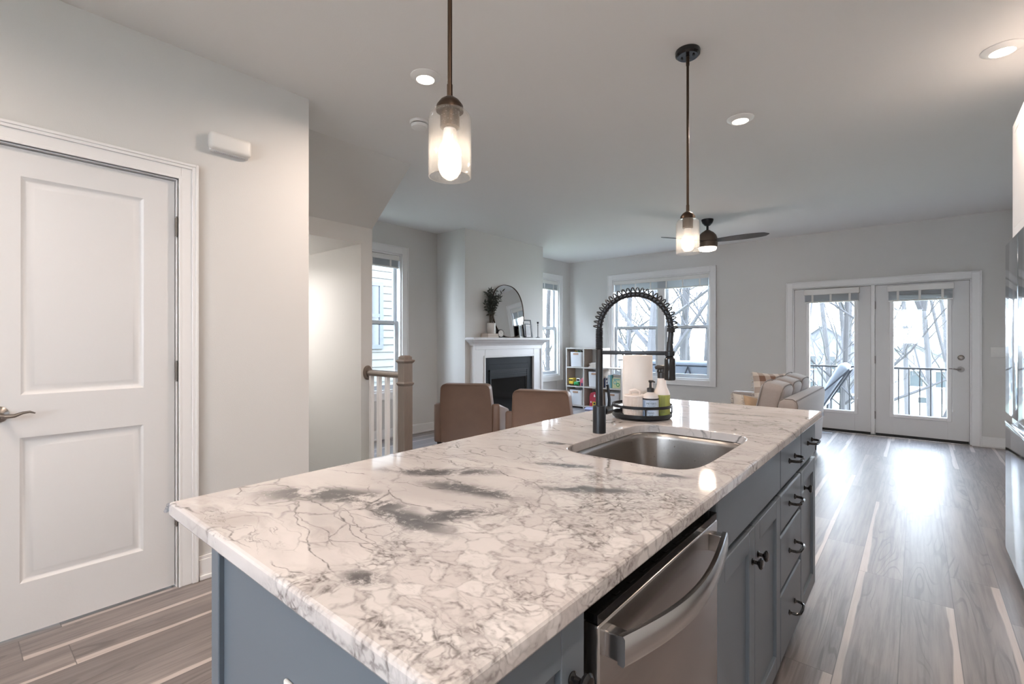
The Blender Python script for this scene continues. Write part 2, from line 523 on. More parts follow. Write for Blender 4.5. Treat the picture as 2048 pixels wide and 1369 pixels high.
M['vent'] = P('register_metal', (0.48, 0.49, 0.50), 0.4, 0.3)
M['bark'] = P('winter_bark', (0.032, 0.030, 0.032), 0.9, var=(6, 0.35, (3, 3, 0.6)), bump=(20, 0.5, (3, 3, 0.5)))
M['bark_pale'] = P('pale_bark', (0.052, 0.050, 0.054), 0.9, var=(6, 0.3, (3, 3, 0.6)), bump=(20, 0.5, (3, 3, 0.5)))
M['lawn'] = P('winter_lawn', (0.30, 0.32, 0.24), 0.95, var=(0.4, 0.35), bump=(8, 0.5))
M['deck'] = P('deck_boards', (0.10, 0.10, 0.10), 0.7, var=(9, 0.15, (6, 0.4, 1)))
M['siding'] = P('cream_clapboard', (0.115, 0.112, 0.105), 0.6)
M['house_grey'] = P('blue_grey_siding', (0.085, 0.09, 0.11), 0.7, var=(3, 0.1))
M['house_pale'] = P('pale_siding', (0.16, 0.16, 0.165), 0.7, var=(3, 0.1))
M['roof'] = P('roof_shingles', (0.085, 0.085, 0.095), 0.8, var=(8, 0.2))
M['dark_glass'] = P('dim_window_glass', (0.03, 0.036, 0.042), 0.1)
M['rope'] = P('charcoal_woven_rope', (0.012, 0.014, 0.020), 0.7)
M['patio_cushion'] = P('pale_blue_patio_cushion', (0.17, 0.185, 0.21), 0.9, var=(20, 0.06))
M['evergreen'] = P('evergreen_needles', (0.09, 0.15, 0.09), 0.8, var=(10, 0.3))

# ------------------------------------------------------------------ mesh builder
class B:
    """collects shapes; o is the origin of the thing, so shapes can be given in room coordinates"""
    def __init__(s, o=(0, 0, 0)):
        s.v = []
        s.f = []
        s.o = Vector(o)
    def _add(s, vs, fs):
        k = len(s.v)
        s.v += [Vector(p) - s.o for p in vs]
        s.f += [tuple(i + k for i in f) for f in fs]
        return s
    def box(s, a, b):
        x0, x1 = sorted((a[0], b[0]))
        y0, y1 = sorted((a[1], b[1]))
        z0, z1 = sorted((a[2], b[2]))
        return s._add([(x0, y0, z0), (x1, y0, z0), (x1, y1, z0), (x0, y1, z0), (x0, y0, z1), (x1, y0, z1), (x1, y1, z1), (x0, y1, z1)],
                      [(0, 3, 2, 1), (4, 5, 6, 7), (0, 1, 5, 4), (1, 2, 6, 5), (2, 3, 7, 6), (3, 0, 4, 7)])
    def rbox(s, a, b, r, seg=3, mat=None):
        """box with rounded edges; mat an optional matrix applied about its centre"""
        bm = bmesh.new()
        c = [(a[i] + b[i]) / 2 for i in range(3)]
        d = [abs(b[i] - a[i]) for i in range(3)]
        bmesh.ops.create_cube(bm, size=1.0)
        for v in bm.verts:
            v.co = Vector((v.co.x * d[0], v.co.y * d[1], v.co.z * d[2]))
        bmesh.ops.bevel(bm, geom=list(bm.edges), offset=min(r, min(d) * 0.49), segments=seg, profile=0.5, affect='EDGES')
        return s._bm(bm, mat, c)
    def _bm(s, bm, mat, c):
        bm.verts.index_update()
        vs = []
        for v in bm.verts:
            p = v.co.copy()
            if mat is not None:
                p = mat @ p
            vs.append(p + Vector(c))
        fs = [tuple(v.index for v in f.verts) for f in bm.faces]
        bm.free()
        return s._add(vs, fs)
    def rings(s, rs, close=True, cap0=True, cap1=True):
        """skin a list of equally long point rings"""
        n = len(rs[0])
        vs = [p for r in rs for p in r]
        fs = []
        for i in range(len(rs) - 1):
            for j in range(n if close else n - 1):
                k = (j + 1) % n
                fs.append((i * n + j, i * n + k, (i + 1) * n + k, (i + 1) * n + j))
        if cap0:
            fs.append(tuple(range(n - 1, -1, -1)))
        if cap1:
            fs.append(tuple((len(rs) - 1) * n + j for j in range(n)))
        return s._add(vs, fs)
    def tube(s, path, r, n=8, caps=True, flat=None):
        """round (or flat=(w,h)) bar along a path; r a number or one per point"""
        path = [Vector(p) for p in path]
        rr = r if isinstance(r, (list, tuple)) else [r] * len(path)
        rs = []
        up = None
        for i, p in enumerate(path):
            t = (path[min(i + 1, len(path) - 1)] - path[max(i - 1, 0)]).normalized()
            if up is None:
                a = Vector((0, 0, 1)) if abs(t.z) < 0.9 else Vector((1, 0, 0))
                up = (a - t * a.dot(t)).normalized()
            else:
                up = (up - t * up.dot(t))
                up = up.normalized() if up.length > 1e-6 else t.orthogonal().normalized()
            sd = t.cross(up)
            if flat:
                w, h = flat[0] * rr[i], flat[1] * rr[i]
                rs.append([p + sd * x * w + up * y * h for x, y in ((-1, -1), (1, -1), (1, 1), (-1, 1))])
            else:
                rs.append([p + (sd * math.cos(2 * PI * k / n) + up * math.sin(2 * PI * k / n)) * rr[i] for k in range(n)])
        return s.rings(rs, True, caps, caps)
    def lathe(s, c, prof, n=24, axis='z', cap0=False, cap1=False, ribs=None):
        """prof: (radius, height) from bottom up; axis the direction of height"""
        rs = []
        for r, h in prof:
            ring = []
            for k in range(n):
                a = 2 * PI * k / n
                q = r
                if ribs:
                    q = r * (1 - ribs * (k % 2))
                x, y = q * math.cos(a), q * math.sin(a)
                if axis == 'z':
                    p = (x, y, h)
                elif axis == 'x':
                    p = (h, x, y)
                elif axis == '-x':
                    p = (-h, y, x)
                elif axis == 'y':
                    p = (y, h, x)
                else:
                    p = (x, -h, y)
                ring.append(Vector(c) + Vector(p))
            rs.append(ring)
        return s.rings(rs, True, cap0, cap1)
    def cyl(s, c, r, h0, h1, n=24, axis='z'):
        return s.lathe(c, [(r, h0), (r, h1)], n, axis, True, True)
    def prism(s, pts, axis, a, b):
        """extrude a 2D outline along an axis: axis 'y' takes (x,z), 'x' takes (y,z), 'z' takes (x,y)"""
        def P3(p, t):
            return (p[0], t, p[1]) if axis == 'y' else (t, p[0], p[1]) if axis == 'x' else (p[0], p[1], t)
        return s.rings([[P3(p, a) for p in pts], [P3(p, b) for p in pts]])
    def sphere(s, c, r, n=16, sx=1, sy=1, sz=1):
        m = n // 2
        prof = [(r * math.sin(PI * i / m) + 1e-5, -r * math.cos(PI * i / m)) for i in range(m + 1)]
        rs = []
        for q, h in prof:
            rs.append([Vector(c) + Vector((q * sx * math.cos(2 * PI * k / n), q * sy * math.sin(2 * PI * k / n), h * sz)) for k in range(n)])
        return s.rings(rs)
    def pillow(s, c, w, h, t, mat=None, n=12, puff=0.5):
        """soft cushion: w along x, h along z, t along y"""
        vs, fs = [], []
        for side in (-1, 1):
            for i in range(n + 1):
                for j in range(n + 1):
                    u, v = 2 * i / n - 1, 2 * j / n - 1
                    k = max(0.0, (1 - abs(u) ** 2.6)) ** puff * max(0.0, (1 - abs(v) ** 2.6)) ** puff
                    pin = 1 - 0.07 * (1 - abs(v) ** 2) * abs(u) ** 3
                    pin2 = 1 - 0.07 * (1 - abs(u) ** 2) * abs(v) ** 3
                    p = Vector((u * w / 2 * pin, side * (t / 2 * k + 0.002), v * h / 2 * pin2))
                    if mat is not None:
                        p = mat @ p
                    vs.append(p + Vector(c))
        N = (n + 1) * (n + 1)
        for i in range(n):
            for j in range(n):
                a = i * (n + 1) + j
                fs.append((a, a + n + 1, a + n + 2, a + 1))
                a += N
                fs.append((a, a + 1, a + n + 2, a + n + 1))
        rim = [j for j in range(n + 1)] + [i * (n + 1) + n for i in range(1, n + 1)] + [n * (n + 1) + j for j in range(n - 1, -1, -1)] + [i * (n + 1) for i in range(n - 1, 0, -1)]
        for k in range(len(rim)):
            a, b = rim[k], rim[(k + 1) % len(rim)]
            fs.append((a, b, b + N, a + N))
        return s._add(vs, fs)
    def quad(s, a, b, c, d):
        return s._add([a, b, c, d], [(0, 1, 2, 3)])

def obj(name, b, mat, parent=None, bevel=0.0, seg=2, smooth=35, subsurf=0):
    me = bpy.data.meshes.new(name)
    me.from_pydata([tuple(v) for v in b.v], [], b.f)
    bm = bmesh.new()
    bm.from_mesh(me)
    bmesh.ops.recalc_face_normals(bm, faces=list(bm.faces))
    bm.to_mesh(me)
    bm.free()
    me.validate()
    for p in me.polygons:
        p.use_smooth = True
    me.set_sharp_from_angle(angle=math.radians(smooth))
    me.materials.append(M[mat] if isinstance(mat, str) else mat)
    o = bpy.data.objects.new(name, me)
    col.objects.link(o)
    if parent is not None:
        o.parent = parent
    else:
        o.location = b.o
    if bevel:
        k = o.modifiers.new('bevel', 'BEVEL')
        k.width = bevel
        k.segments = seg
        k.limit_method = 'ANGLE'
        k.angle_limit = math.radians(40)
        k = o.modifiers.new('weighted_normals', 'WEIGHTED_NORMAL')
        k.keep_sharp = True
    if subsurf:
        k = o.modifiers.new('subsurf', 'SUBSURF')
        k.levels = k.render_levels = subsurf
    return o

def tag(o, label, cat, group=None, kind=None):
    o['label'] = label
    o['category'] = cat
    if group:
        o['group'] = group
    if kind:
        o['kind'] = kind
    return o

def thing(name, label, cat, loc=(0, 0, 0), rz=0.0, group=None):
    o = bpy.data.objects.new(name, None)
    col.objects.link(o)
    o.location = loc
    o.rotation_euler = (0, 0, rz)
    o.empty_display_size = 0.1
    return tag(o, label, cat, group)

def struct(name, b, mat, label, cat, bevel=0.0):
    return tag(obj(name, b, mat, None, bevel), label, cat, None, 'structure')

def dup(o, loc, label=None, rz=None):
    """a copy of a thing with copies of its parts and sub-parts"""
    r = o.copy()
    col.objects.link(r)
    r.location = loc
    if rz is not None:
        r.rotation_euler = (0, 0, rz)
    if label:
        r['label'] = label
    def kids(src, dst):
        for ch in list(src.children):
            c = ch.copy()
            col.objects.link(c)
            c.parent = dst
            kids(ch, c)
    kids(o, r)
    return r

# ================================================================== THE ROOM
T = 0.14
def wall_cells(b, mapf, u0, u1, z0, z1, holes, t=T):
    """solid wall slab in mapped coordinates (u along, d outward, z up) cut by rectangular holes"""
    us = sorted({u0, u1, *[h[0] for h in holes], *[h[1] for h in holes]})
    for i in range(len(us) - 1):
        a, c = us[i], us[i + 1]
        m = (a + c) / 2
        zs = [z0]
        for h in sorted([h for h in holes if h[0] < m < h[1]], key=lambda h: h[2]):
            if h[2] > zs[-1] + 1e-4:
                b.box(mapf(a, 0, zs[-1]), mapf(c, t, h[2]))
            zs.append(h[3])
        if z1 > zs[-1] + 1e-4:
            b.box(mapf(a, 0, zs[-1]), mapf(c, t, z1))
    return b

far_m = lambda u, d, z: (u, YB + d, z)          # far wall, outward +y
left_m = lambda u, d, z: (XL - d, u, z)         # living room left wall, outward -x
rear_m = lambda u, d, z: (u, YR - d, z)         # wall behind the kitchen
dw_m = lambda u, d, z: (XW - d, u, z)           # wall with the panelled door

WIN_FAR = (-4.205, -2.49, 0.60, 2.325)
DOORS_FAR = (-1.345, 0.500, 0.0, 1.975)
WIN_NEAR_LEFT = (2.96, 3.85, 0.585, 2.36)
WIN_FAR_LEFT = (6.55, 7.44, 0.585, 2.36)
WIN_REAR = (-1.30, 0.20, 1.05, 2.20)
DOOR_LEFT = (0.035, 0.768, 0.0, 2.062)

SW = (XL, -3.30, 1.452, 2.435)      # opening for the stairs going down
fb_ = B()
fb_.box((XL - T, YR - T, -0.12), (XR + T, SW[2], 0.0))
fb_.box((XL - T, SW[3], -0.12), (XR + T, YB + T, 0.0))
fb_.box((SW[1], SW[2], -0.12), (XR + T, SW[3], 0.0))
struct('floor', fb_, 'planks', 'grey brown plank floor with pale sapwood streaks', 'floor')
struct('ceiling', B().box((XL - T, YR - T, ZC), (XR + T, YB + T, ZC + 0.14)), 'ceil', 'smooth pale ceiling over kitchen and living area', 'ceiling')
struct('wall_far', wall_cells(B(), far_m, XL - T, XR + T, 0, ZC, [WIN_FAR, DOORS_FAR]), 'wall', 'far grey wall with window and patio doors', 'wall')
struct('wall_living_left', wall_cells(B(), left_m, 1.2, YB, 0, ZC, [WIN_NEAR_LEFT, WIN_FAR_LEFT]), 'wall', 'left wall of the living area on both sides of the fireplace', 'wall')
struct('wall_right', B().box((XR, YR, 0), (XR + T, YB, ZC)), 'wall', 'right wall behind the refrigerator', 'wall')
struct('wall_rear', wall_cells(B(), rear_m, XW - T, XR + T, 0, ZC, [WIN_REAR]), 'wall', 'kitchen wall behind the viewer', 'wall')
struct('wall_left', wall_cells(B(), dw_m, YR, 1.452, 0, ZC, [DOOR_LEFT]), 'wall', 'near left wall holding the white panelled door', 'wall')
struct('wall_closet', B().box((XL, 1.312, 0), (XW - T, 1.452, ZC)), 'wall', 'short wall turning the corner toward the stairs', 'wall')
struct('wall_closet_back', B().box((XW - T - 0.9, -0.4, 0), (XW - T - 0.8, 1.312, ZC)), 'wall', 'wall inside the closet behind the white door', 'wall')
# stairwell: side wall, dropped ceiling, sloping underside of the upper flight
b = B()
for k in range(8):
    b.box((SW[1] - 0.255 * (k + 1), SW[2] + 0.001, -0.19 * (k + 1) - 0.19), (SW[1] - 0.255 * k, SW[3] - 0.001, -0.19 * (k + 1)))
    b.box((SW[1] - 0.255 * (k + 1) - 0.02, SW[2] + 0.001, -0.19 * (k + 1) - 0.028), (SW[1] - 0.255 * k, SW[3] - 0.001, -0.19 * (k + 1)))
struct('stairs', b, 'oak', 'stained oak steps going down in the stair opening', 'stairs')
b = B().box((XL - T, SW[2] - 0.1, -2.0), (SW[1], SW[2] + 0.003, -0.001))
b.box((XL - T, SW[2], -2.0), (XL + 0.003, SW[3], -0.001))
b.box((XL - T, SW[3] - 0.003, -2.0), (SW[1], SW[3] + 0.1, -0.001))
struct('wall_stairwell', b, 'wall', 'pale walls of the stairwell below the floor', 'wall')
b = B().box((XL, 2.435, 0), (-3.83, 2.55, ZC))
struct('wall_stair', b, 'wall', 'pale wall beside the stair opening with narrow end face', 'wall')
b = B().box((XL, 1.452, 2.12), (-3.83, 2.435, ZC))
struct('ceiling_stair', b, 'wall', 'dropped ceiling and header over the stair opening', 'ceiling')
b = B().prism([(-3.83, 2.27), (-3.26, ZC), (-3.83, ZC)], 'y', 1.452, 2.55)
struct('trim_1', b, 'wall', 'sloping underside of the upper stair flight below the ceiling', 'soffit')
# chimney breast with firebox recess
FB = (4.90, 5.74, 0.04, 0.80)
b = B()
b.box((XL, 4.457, 0), (-4.566, FB[0], ZC))
b.box((XL, FB[1], 0), (-4.566, 6.19, ZC))
b.box((XL, FB[0], FB[3]), (-4.566, FB[1], ZC))
b.box((XL, FB[0], 0), (-4.566, FB[1], FB[2]))
struct('wall_fireplace', b, 'wall', 'chimney breast projecting from the left wall', 'wall')

# baseboards
def board(name, pts, label):
    """pts: runs of (x0,y0,x1,y1,nx,ny), n pointing into the room"""
    b = B()
    for x0, y0, x1, y1, nx, ny in pts:
        for t_, za, zb in ((0.014, 0, 0.105), (0.010, 0.105, 0.122), (0.022, 0, 0.022)):
            b.box((x0, y0, za), (x1 + nx * t_, y1 + ny * t_, zb))
    struct(name, b, 'trim', label, 'baseboard', 0.002)
board('baseboard_left', [(XW, 0.858, XW, 1.466, 1, 0), (XW, YR, XW, -0.06, 1, 0)], 'white baseboard beside the panelled door')
board('baseboard_far', [(XL, YB, -1.43, YB, 0, -1), (0.585, YB, XR, YB, 0, -1)], 'white baseboard along the far wall')
board('baseboard_living', [(XL, 2.55, XL, 4.457, 1, 0), (XL, 4.457, -4.552, 4.457, 0, -1), (XL, 6.19, XL, YB, 1, 0), (-4.566, 4.443, -4.566, 4.55, 1, 0), (-4.566, 6.10, -4.566, 6.19, 1, 0)], 'white baseboard around the chimney breast')
board('baseboard_stair', [(XL, 2.55, -3.83, 2.55, 0, 1)], 'white baseboard behind the stair railing')

# ---------------------------------------------------------------- windows
def casing(b, mapf, h, w, sill=True, t=0.02, door=False):
    u0, u1, z0, z1 = h
    zb = 0.0 if door else z0 - w
    b.box(mapf(u0 - w, -t, zb), mapf(u0, 0, z1 + w))
    b.box(mapf(u1, -t, zb), mapf(u1 + w, 0, z1 + w))
    b.box(mapf(u0, -t, z1), mapf(u1, 0, z1 + w))
    # raised outer back band and inner bead
    k = 0.016
    b.box(mapf(u0 - w, -t - 0.008, zb), mapf(u0 - w + k, 0, z1 + w))
    b.box(mapf(u1 + w - k, -t - 0.008, zb), mapf(u1 + w, 0, z1 + w))
    b.box(mapf(u0 - w + k, -t - 0.008, z1 + w - k), mapf(u1 + w - k, 0, z1 + w))
    if not door:
        b.box(mapf(u0, -t, z0 - w), mapf(u1, 0, z0))
        b.box(mapf(u0 - w + k, -t - 0.008, z0 - w), mapf(u1 + w - k, 0, z0 - w + k))
    return b

def rect_frame(b, mapf, u0, u1, z0, z1, w, d0, d1, wb=None):
    wb = wb or w
    b.box(mapf(u0, d0, z0), mapf(u0 + w, d1, z1))
    b.box(mapf(u1 - w, d0, z0), mapf(u1, d1, z1))
    b.box(mapf(u0 + w, d0, z0), mapf(u1 - w, d1, z0 + wb))
    b.box(mapf(u0 + w, d0, z1 - w), mapf(u1 - w, d1, z1))
    return b

def window(name, mapf, h, label, halves, meet, cat='window'):
    u0, u1, z0, z1 = h
    fr = B()
    rect_frame(fr, mapf, u0, u1, z0, z1, 0.022, 0.0, T, 0.03)
    for k in range(1, len(halves)):
        fr.box(mapf(halves[k - 1][1], 0.03, z0 + 0.03), mapf(halves[k][0], T, z1 - 0.02))
    root = struct(name, fr, 'trim', label, cat, 0.002)
    obj('window_casing', casing(B(), mapf, h, 0.095), 'trim', root, 0.003)
    for a, c in halves:
        up = rect_frame(B(), mapf, a, c, meet - 0.02, z1 - 0.022, 0.045, 0.085, 0.115)
        obj('upper_sash', up, 'sash', root, 0.003)
        lo = rect_frame(B(), mapf, a, c, z0 + 0.03, meet + 0.02, 0.045, 0.05, 0.08, 0.06)
        lo.box(mapf((a + c) / 2 - 0.03, 0.035, meet + 0.02), mapf((a + c) / 2 + 0.03, 0.07, meet + 0.036))
        obj('lower_sash', lo, 'sash', root, 0.003)
        obj('seal', B().box(mapf(a + 0.03, 0.082, meet - 0.034), mapf(c - 0.03, 0.084, meet - 0.018)), 'gap', root)
        obj('pane', B().box(mapf(a + 0.045, 0.098, meet + 0.02), mapf(c - 0.045, 0.102, z1 - 0.065)), 'pane', root)
        obj('pane', B().box(mapf(a + 0.045, 0.063, z0 + 0.09), mapf(c - 0.045, 0.067, meet - 0.02)), 'pane', root)
    return root

window('window_1', left_m, WIN_NEAR_LEFT, 'tall sash window beside the stairs looking onto cream clapboards', [(2.982, 3.828)], 1.475)
window('window_2', left_m, WIN_FAR_LEFT, 'tall sash window between fireplace and cube shelf', [(6.572, 7.418)], 1.465)
window('window_3', far_m, WIN_FAR, 'double sash window in the far wall looking onto bare trees', [(-4.183, -3.37), (-3.245, -2.512)], 1.465)
window('window_4', rear_m, WIN_REAR, 'kitchen window in the wall behind the viewer', [(-1.278, -0.59), (-0.51, 0.178)], 1.62)

def blind(name, label, mapf, u0, u1, zv0, zv1, zs0, d0, d1, cord=None, n=13):
    """raised blind: valance, stacked slats with tapes, cord and tassel"""
    o = mapf((u0 + u1) / 2, (d0 + d1) / 2, zs0)
    r = thing(name, label, 'blind', o, 0, 'raised white blinds')
    obj('valance', B(o).box(mapf(u0, d0, zv0), mapf(u1, d1, zv1)), 'plastic', r, 0.006)
    s = B(o)
    st = (zv0 - zs0 - 0.016) / n
    for k in range(n):
        z = zs0 + 0.016 + st * (k + 0.5)
        s.box(mapf(u0 + 0.012, d0 + 0.008, z - st * 0.36), mapf(u1 - 0.012, d1 - 0.004, z + st * 0.22))
    obj('slats', s, 'slat', r)
    obj('bottom_rail', B(o).box(mapf(u0 + 0.01, d0 + 0.006, zs0), mapf(u1 - 0.01, d1 - 0.004, zs0 + 0.016)), 'plastic', r, 0.003)
    m = max(2, int((u1 - u0) / 0.3) + 1)
    for k in range(m):
        u = u0 + (u1 - u0) * (k + 0.5) / m
        obj('ladder_tape', B(o).box(mapf(u - 0.012, d0 + 0.003, zs0), mapf(u + 0.012, d0 + 0.008, zv0)), 'plastic', r)
    if cord:
        u, zb = cord
        obj('cord', B(o).tube([mapf(u, d0 - 0.004, zv0 + 0.01), mapf(u, d0 - 0.006, zb)], 0.002, 5), 'plastic', r)
        obj('tassel', B(o).tube([mapf(u, d0 - 0.006, zb + 0.005), mapf(u, d0 - 0.006, zb - 0.03)], [0.004, 0.009], 8), 'plastic', r)
    return r
blind('window_blind', 'raised white blind in the tall window beside the stairs', left_m, 2.99, 3.822, 2.27, 2.335, 2.172, 0.0, 0.045)
blind('window_blind', 'raised white blind in the tall window right of the fireplace', left_m, 6.58, 7.412, 2.27, 2.335, 2.165, 0.0, 0.045, (7.36, 0.30))
blind('window_blind', 'wide raised white blind in the far double window', far_m, -4.18, -2.515, 2.235, 2.30, 2.105, 0.0, 0.045)

# ---------------------------------------------------------------- patio doors
b = casing(B(), far_m, DOORS_FAR, 0.085, door=True)
struct('trim_2', b, 'trim', 'white casing around the pair of patio doors', 'trim', 0.003)
b = B()
b.box((-1.345, YB, 0), (-1.33, YB + T, 1.975))
b.box((0.485, YB, 0), (0.50, YB + T, 1.975))
b.box((-1.345, YB, 1.962), (0.50, YB + T, 1.975))
b.box((-0.452, YB + 0.005, 0.02), (-0.412, YB + 0.085, 1.962))
b.box((-0.475, YB + 0.0675, 0.02), (-0.385, YB + 0.10, 1.962))
b.box((-1.345, YB + 0.0675, 1.94), (0.50, YB + 0.11, 1.974))
b.box((-1.344, YB + 0.0675, 0.013), (-1.305, YB + 0.11, 1.97))
b.box((0.460, YB + 0.0675, 0.013), (0.499, YB + 0.11, 1.97))
b.box((-1.344, YB + 0.0675, 0.013), (0.499, YB + 0.115, 0.05))
struct('trim_3', b, 'trim', 'door jamb and centre post between the patio doors', 'trim', 0.002)
b = B().box((-1.345, YB - 0.03, 0.0), (0.50, YB + T, 0.012))
struct('trim_4', b, 'bright_steel', 'pale metal threshold under the patio doors', 'trim', 0.003)
def patio_door(name, x0, x1, gx0, gx1, label, hinge):
    d0, d1 = 0.022, 0.066
    gz0, gz1 = 0.30, 1.80
    b = B()
    wall_cells(b, lambda u, d, z: (u, YB + d0 + d, z), x0, x1, 0.038, 1.957, [(gx0, gx1, gz0, gz1)], d1 - d0)
    r = struct(name, b, 'door', label, 'door', 0.002)
    fr = rect_frame(B(), far_m, gx0 - 0.036, gx1 + 0.036, gz0 - 0.042, gz1 + 0.042, 0.042, d0 - 0.016, d1 + 0.01)
    obj('lite_frame', fr, 'trim', r, 0.006)
    obj('pane', B().box((gx0, YB + 0.042, gz0), (gx1, YB + 0.046, gz1)), 'pane', r)
    obj('sweep', B().box((x0 + 0.005, YB + 0.022, 0.014), (x1 - 0.005, YB + 0.060, 0.0385)), 'gap', r)
    if hinge:
        for z in (1.70, 0.99, 0.27):
            h = B().cyl((x0 - 0.003, YB + 0.012, z), 0.008, -0.05, 0.05, 10)
            obj('hinge', h, 'nickel', r)
        h = B().cyl((0.408, YB + 0.022, 0.895), 0.033, 0, 0.012, 24, '-y')
        h.cyl((0.408, YB + 0.012, 0.895), 0.013, 0, 0.035, 14, '-y')
        h.tube([(0.408, YB - 0.02, 0.895), (0.37, YB - 0.024, 0.897), (0.33, YB - 0.02, 0.903), (0.30, YB - 0.018, 0.903)], [0.010, 0.009, 0.007, 0.005], 10)
        obj('handle', h, 'nickel', r)
        h = B().lathe((0.411, YB + 0.022, 1.035), [(0.031, 0), (0.029, 0.014), (0.02, 0.018), (0.0005, 0.018)], 24, '-y')
        h.box((0.407, YB - 0.008, 1.022), (0.415, YB + 0.006, 1.048))
        obj('deadbolt', h, 'nickel', r)
    return r
patio_door('door_2', -1.328, -0.454, -1.150, -0.628, 'fixed white patio door with full glass behind the sofa', False)
patio_door('door_3', -0.409, 0.483, -0.225, 0.292, 'opening white patio door with lever handle and deadbolt', True)
blind('door_blind', 'raised white blind on the fixed patio door behind the sofa', far_m, -1.205, -0.570, 1.868, 1.945, 1.760, -0.06, 0.006, (-0.585, 0.50))
blind('door_blind', 'raised white blind on the opening patio door', far_m, -0.282, 0.348, 1.862, 1.938, 1.735, -0.06, 0.006, (0.335, 0.42))

# ---------------------------------------------------------------- panelled door on the left
def panelled_slab(b, xf, y0, y1, z0, z1, panels, t=0.035):
    """moulded door leaf: flat stiles with sunk, bevelled and raised panels, facing +x"""
    us = sorted({y0, y1, *[p[0] for p in panels], *[p[1] for p in panels]})
    wall_cells(b, lambda u, d, z: (xf - d, u, z), y0, y1, z0, z1, [tuple(p) for p in panels], t)
    for (a, c, e, f) in panels:
        seq = [(0.0, 0.0), (0.006, 0.004), (0.014, 0.010), (0.020, 0.011), (0.040, 0.002), (0.043, 0.0015)]
        rs = []
        for ins, dep in seq:
            rs.append([(xf - dep, a + ins, e + ins), (xf - dep, c - ins, e + ins), (xf - dep, c - ins, f - ins), (xf - dep, a + ins, f - ins)])
        b.rings(rs, True, False, True)
    return b
b = B()
panelled_slab(b, XW - 0.012, 0.050, 0.757, 0.012, 2.05, [(0.212, 0.631, 1.018, 1.936), (0.209, 0.630, 0.227, 0.838)])
door1 = struct('door_1', b, 'door', 'white two-panel interior door with lever handle', 'door')
for z in (1.82, 1.092, 0.36):
    h = B()
    for k in range(5):
        h.cyl((XW + 0.001, 0.763, z + (k - 2) * 0.0178), 0.0075, -0.0085, 0.0085, 10)
    h.cyl((XW + 0.001, 0.763, z), 0.0045, -0.052, 0.052, 8)
    h.box((XW - 0.010, 0.7575, z - 0.044), (XW - 0.002, 0.770, z + 0.044))
    obj('hinge', h, 'nickel', door1)
h = B().lathe((XW - 0.012, 0.145, 0.944), [(0.034, 0), (0.034, 0.004), (0.024, 0.012), (0.013, 0.018), (0.011, 0.045), (0.014, 0.05), (0.0005, 0.052)], 28, 'x')
h.tube([(XW + 0.028, 0.145, 0.944), (XW + 0.036, 0.165, 0.938), (XW + 0.036, 0.19, 0.938), (XW + 0.036, 0.215, 0.948), (XW + 0.034, 0.236, 0.950), (XW + 0.034, 0.252, 0.943)], [0.011, 0.010, 0.008, 0.006, 0.005, 0.003], 10)
obj('door_handle', h, 'nickel', door1)
# stepped casing
b = B()
h_ = DOOR_LEFT
for (a, c, t_) in ((0.0, 0.085, 0.013), (0.010, 0.070, 0.017), (0.058, 0.085, 0.024), (0.072, 0.085, 0.028), (0.0, 0.014, 0.018)):
    b.box(dw_m(h_[1] + a, -t_, 0), dw_m(h_[1] + c, 0, h_[3] + c))
    b.box(dw_m(h_[0] - c, -t_, 0), dw_m(h_[0] - a, 0, h_[3] + c))
    b.box(dw_m(h_[0] - a, -t_, h_[3] + a), dw_m(h_[1] + a, 0, h_[3] + c))
b.box((XW - T, h_[1] - 0.006, 0), (XW, h_[1], h_[3]))
b.box((XW - T, h_[0], 0), (XW, h_[0] + 0.006, h_[3]))
b.box((XW - T, h_[0], h_[3] - 0.006), (XW, h_[1], h_[3]))
b.box((XW - 0.075, h_[1] - 0.018, 0), (XW - 0.05, h_[1], h_[3]))
b.box((XW - 0.075, h_[0], h_[3] - 0.018), (XW - 0.05, h_[1], h_[3]))
struct('trim_5', b, 'trim', 'stepped white casing around the two-panel door', 'trim', 0.002)

# door chime box
o = (XW, 1.0, 2.30)
r = thing('door_chime', 'white plastic chime box high on the wall right of the panelled door', 'chime', o)
obj('cover', B(o).rbox((XW + 0.012, 0.895, 2.253), (XW + 0.050, 1.105, 2.345), 0.022, 4), 'plastic', r)
obj('base', B(o).rbox((XW + 0.0005, 0.905, 2.246), (XW + 0.026, 1.097, 2.335), 0.008, 3), 'plastic', r)
g_ = B(o)
for k in range(18):
    y = 0.925 + k * 0.0088
    g_.box((XW + 0.016, y, 2.2455), (XW + 0.024, y + 0.004, 2.249))
obj('grille', g_, 'sash', r)

# light switch
o = (0.715, YB, 1.103)
r = thing('light_switch', 'white wall switch right of the patio doors', 'switch', o)
obj('plate', B(o).rbox((0.660, YB - 0.006, 1.045), (0.775, YB - 0.0003, 1.162), 0.004, 2), 'plastic', r)
for x in (0.695, 0.740):
    obj('toggle', B(o).box((x - 0.005, YB - 0.016, 1.094), (x + 0.005, YB - 0.005, 1.116)), 'plastic', r, 0.001)

# floor register
o = (-0.93, 7.66, 0.0)
r = thing('floor_register', 'pale metal floor vent in front of the fixed patio door', 'vent', o)
f = rect_frame(B(o), lambda u, d, z: (u, z, d), -1.08, -0.86, 7.60, 7.70, 0.012, 0.0005, 0.006)
obj('frame', f, 'vent', r, 0.001)
f = B(o)
for k in range(16):
    x = -1.065 + k * 0.0125
    f.box((x, 7.612, 0.0005), (x + 0.006, 7.688, 0.005))
obj('grille', f, 'vent', r)

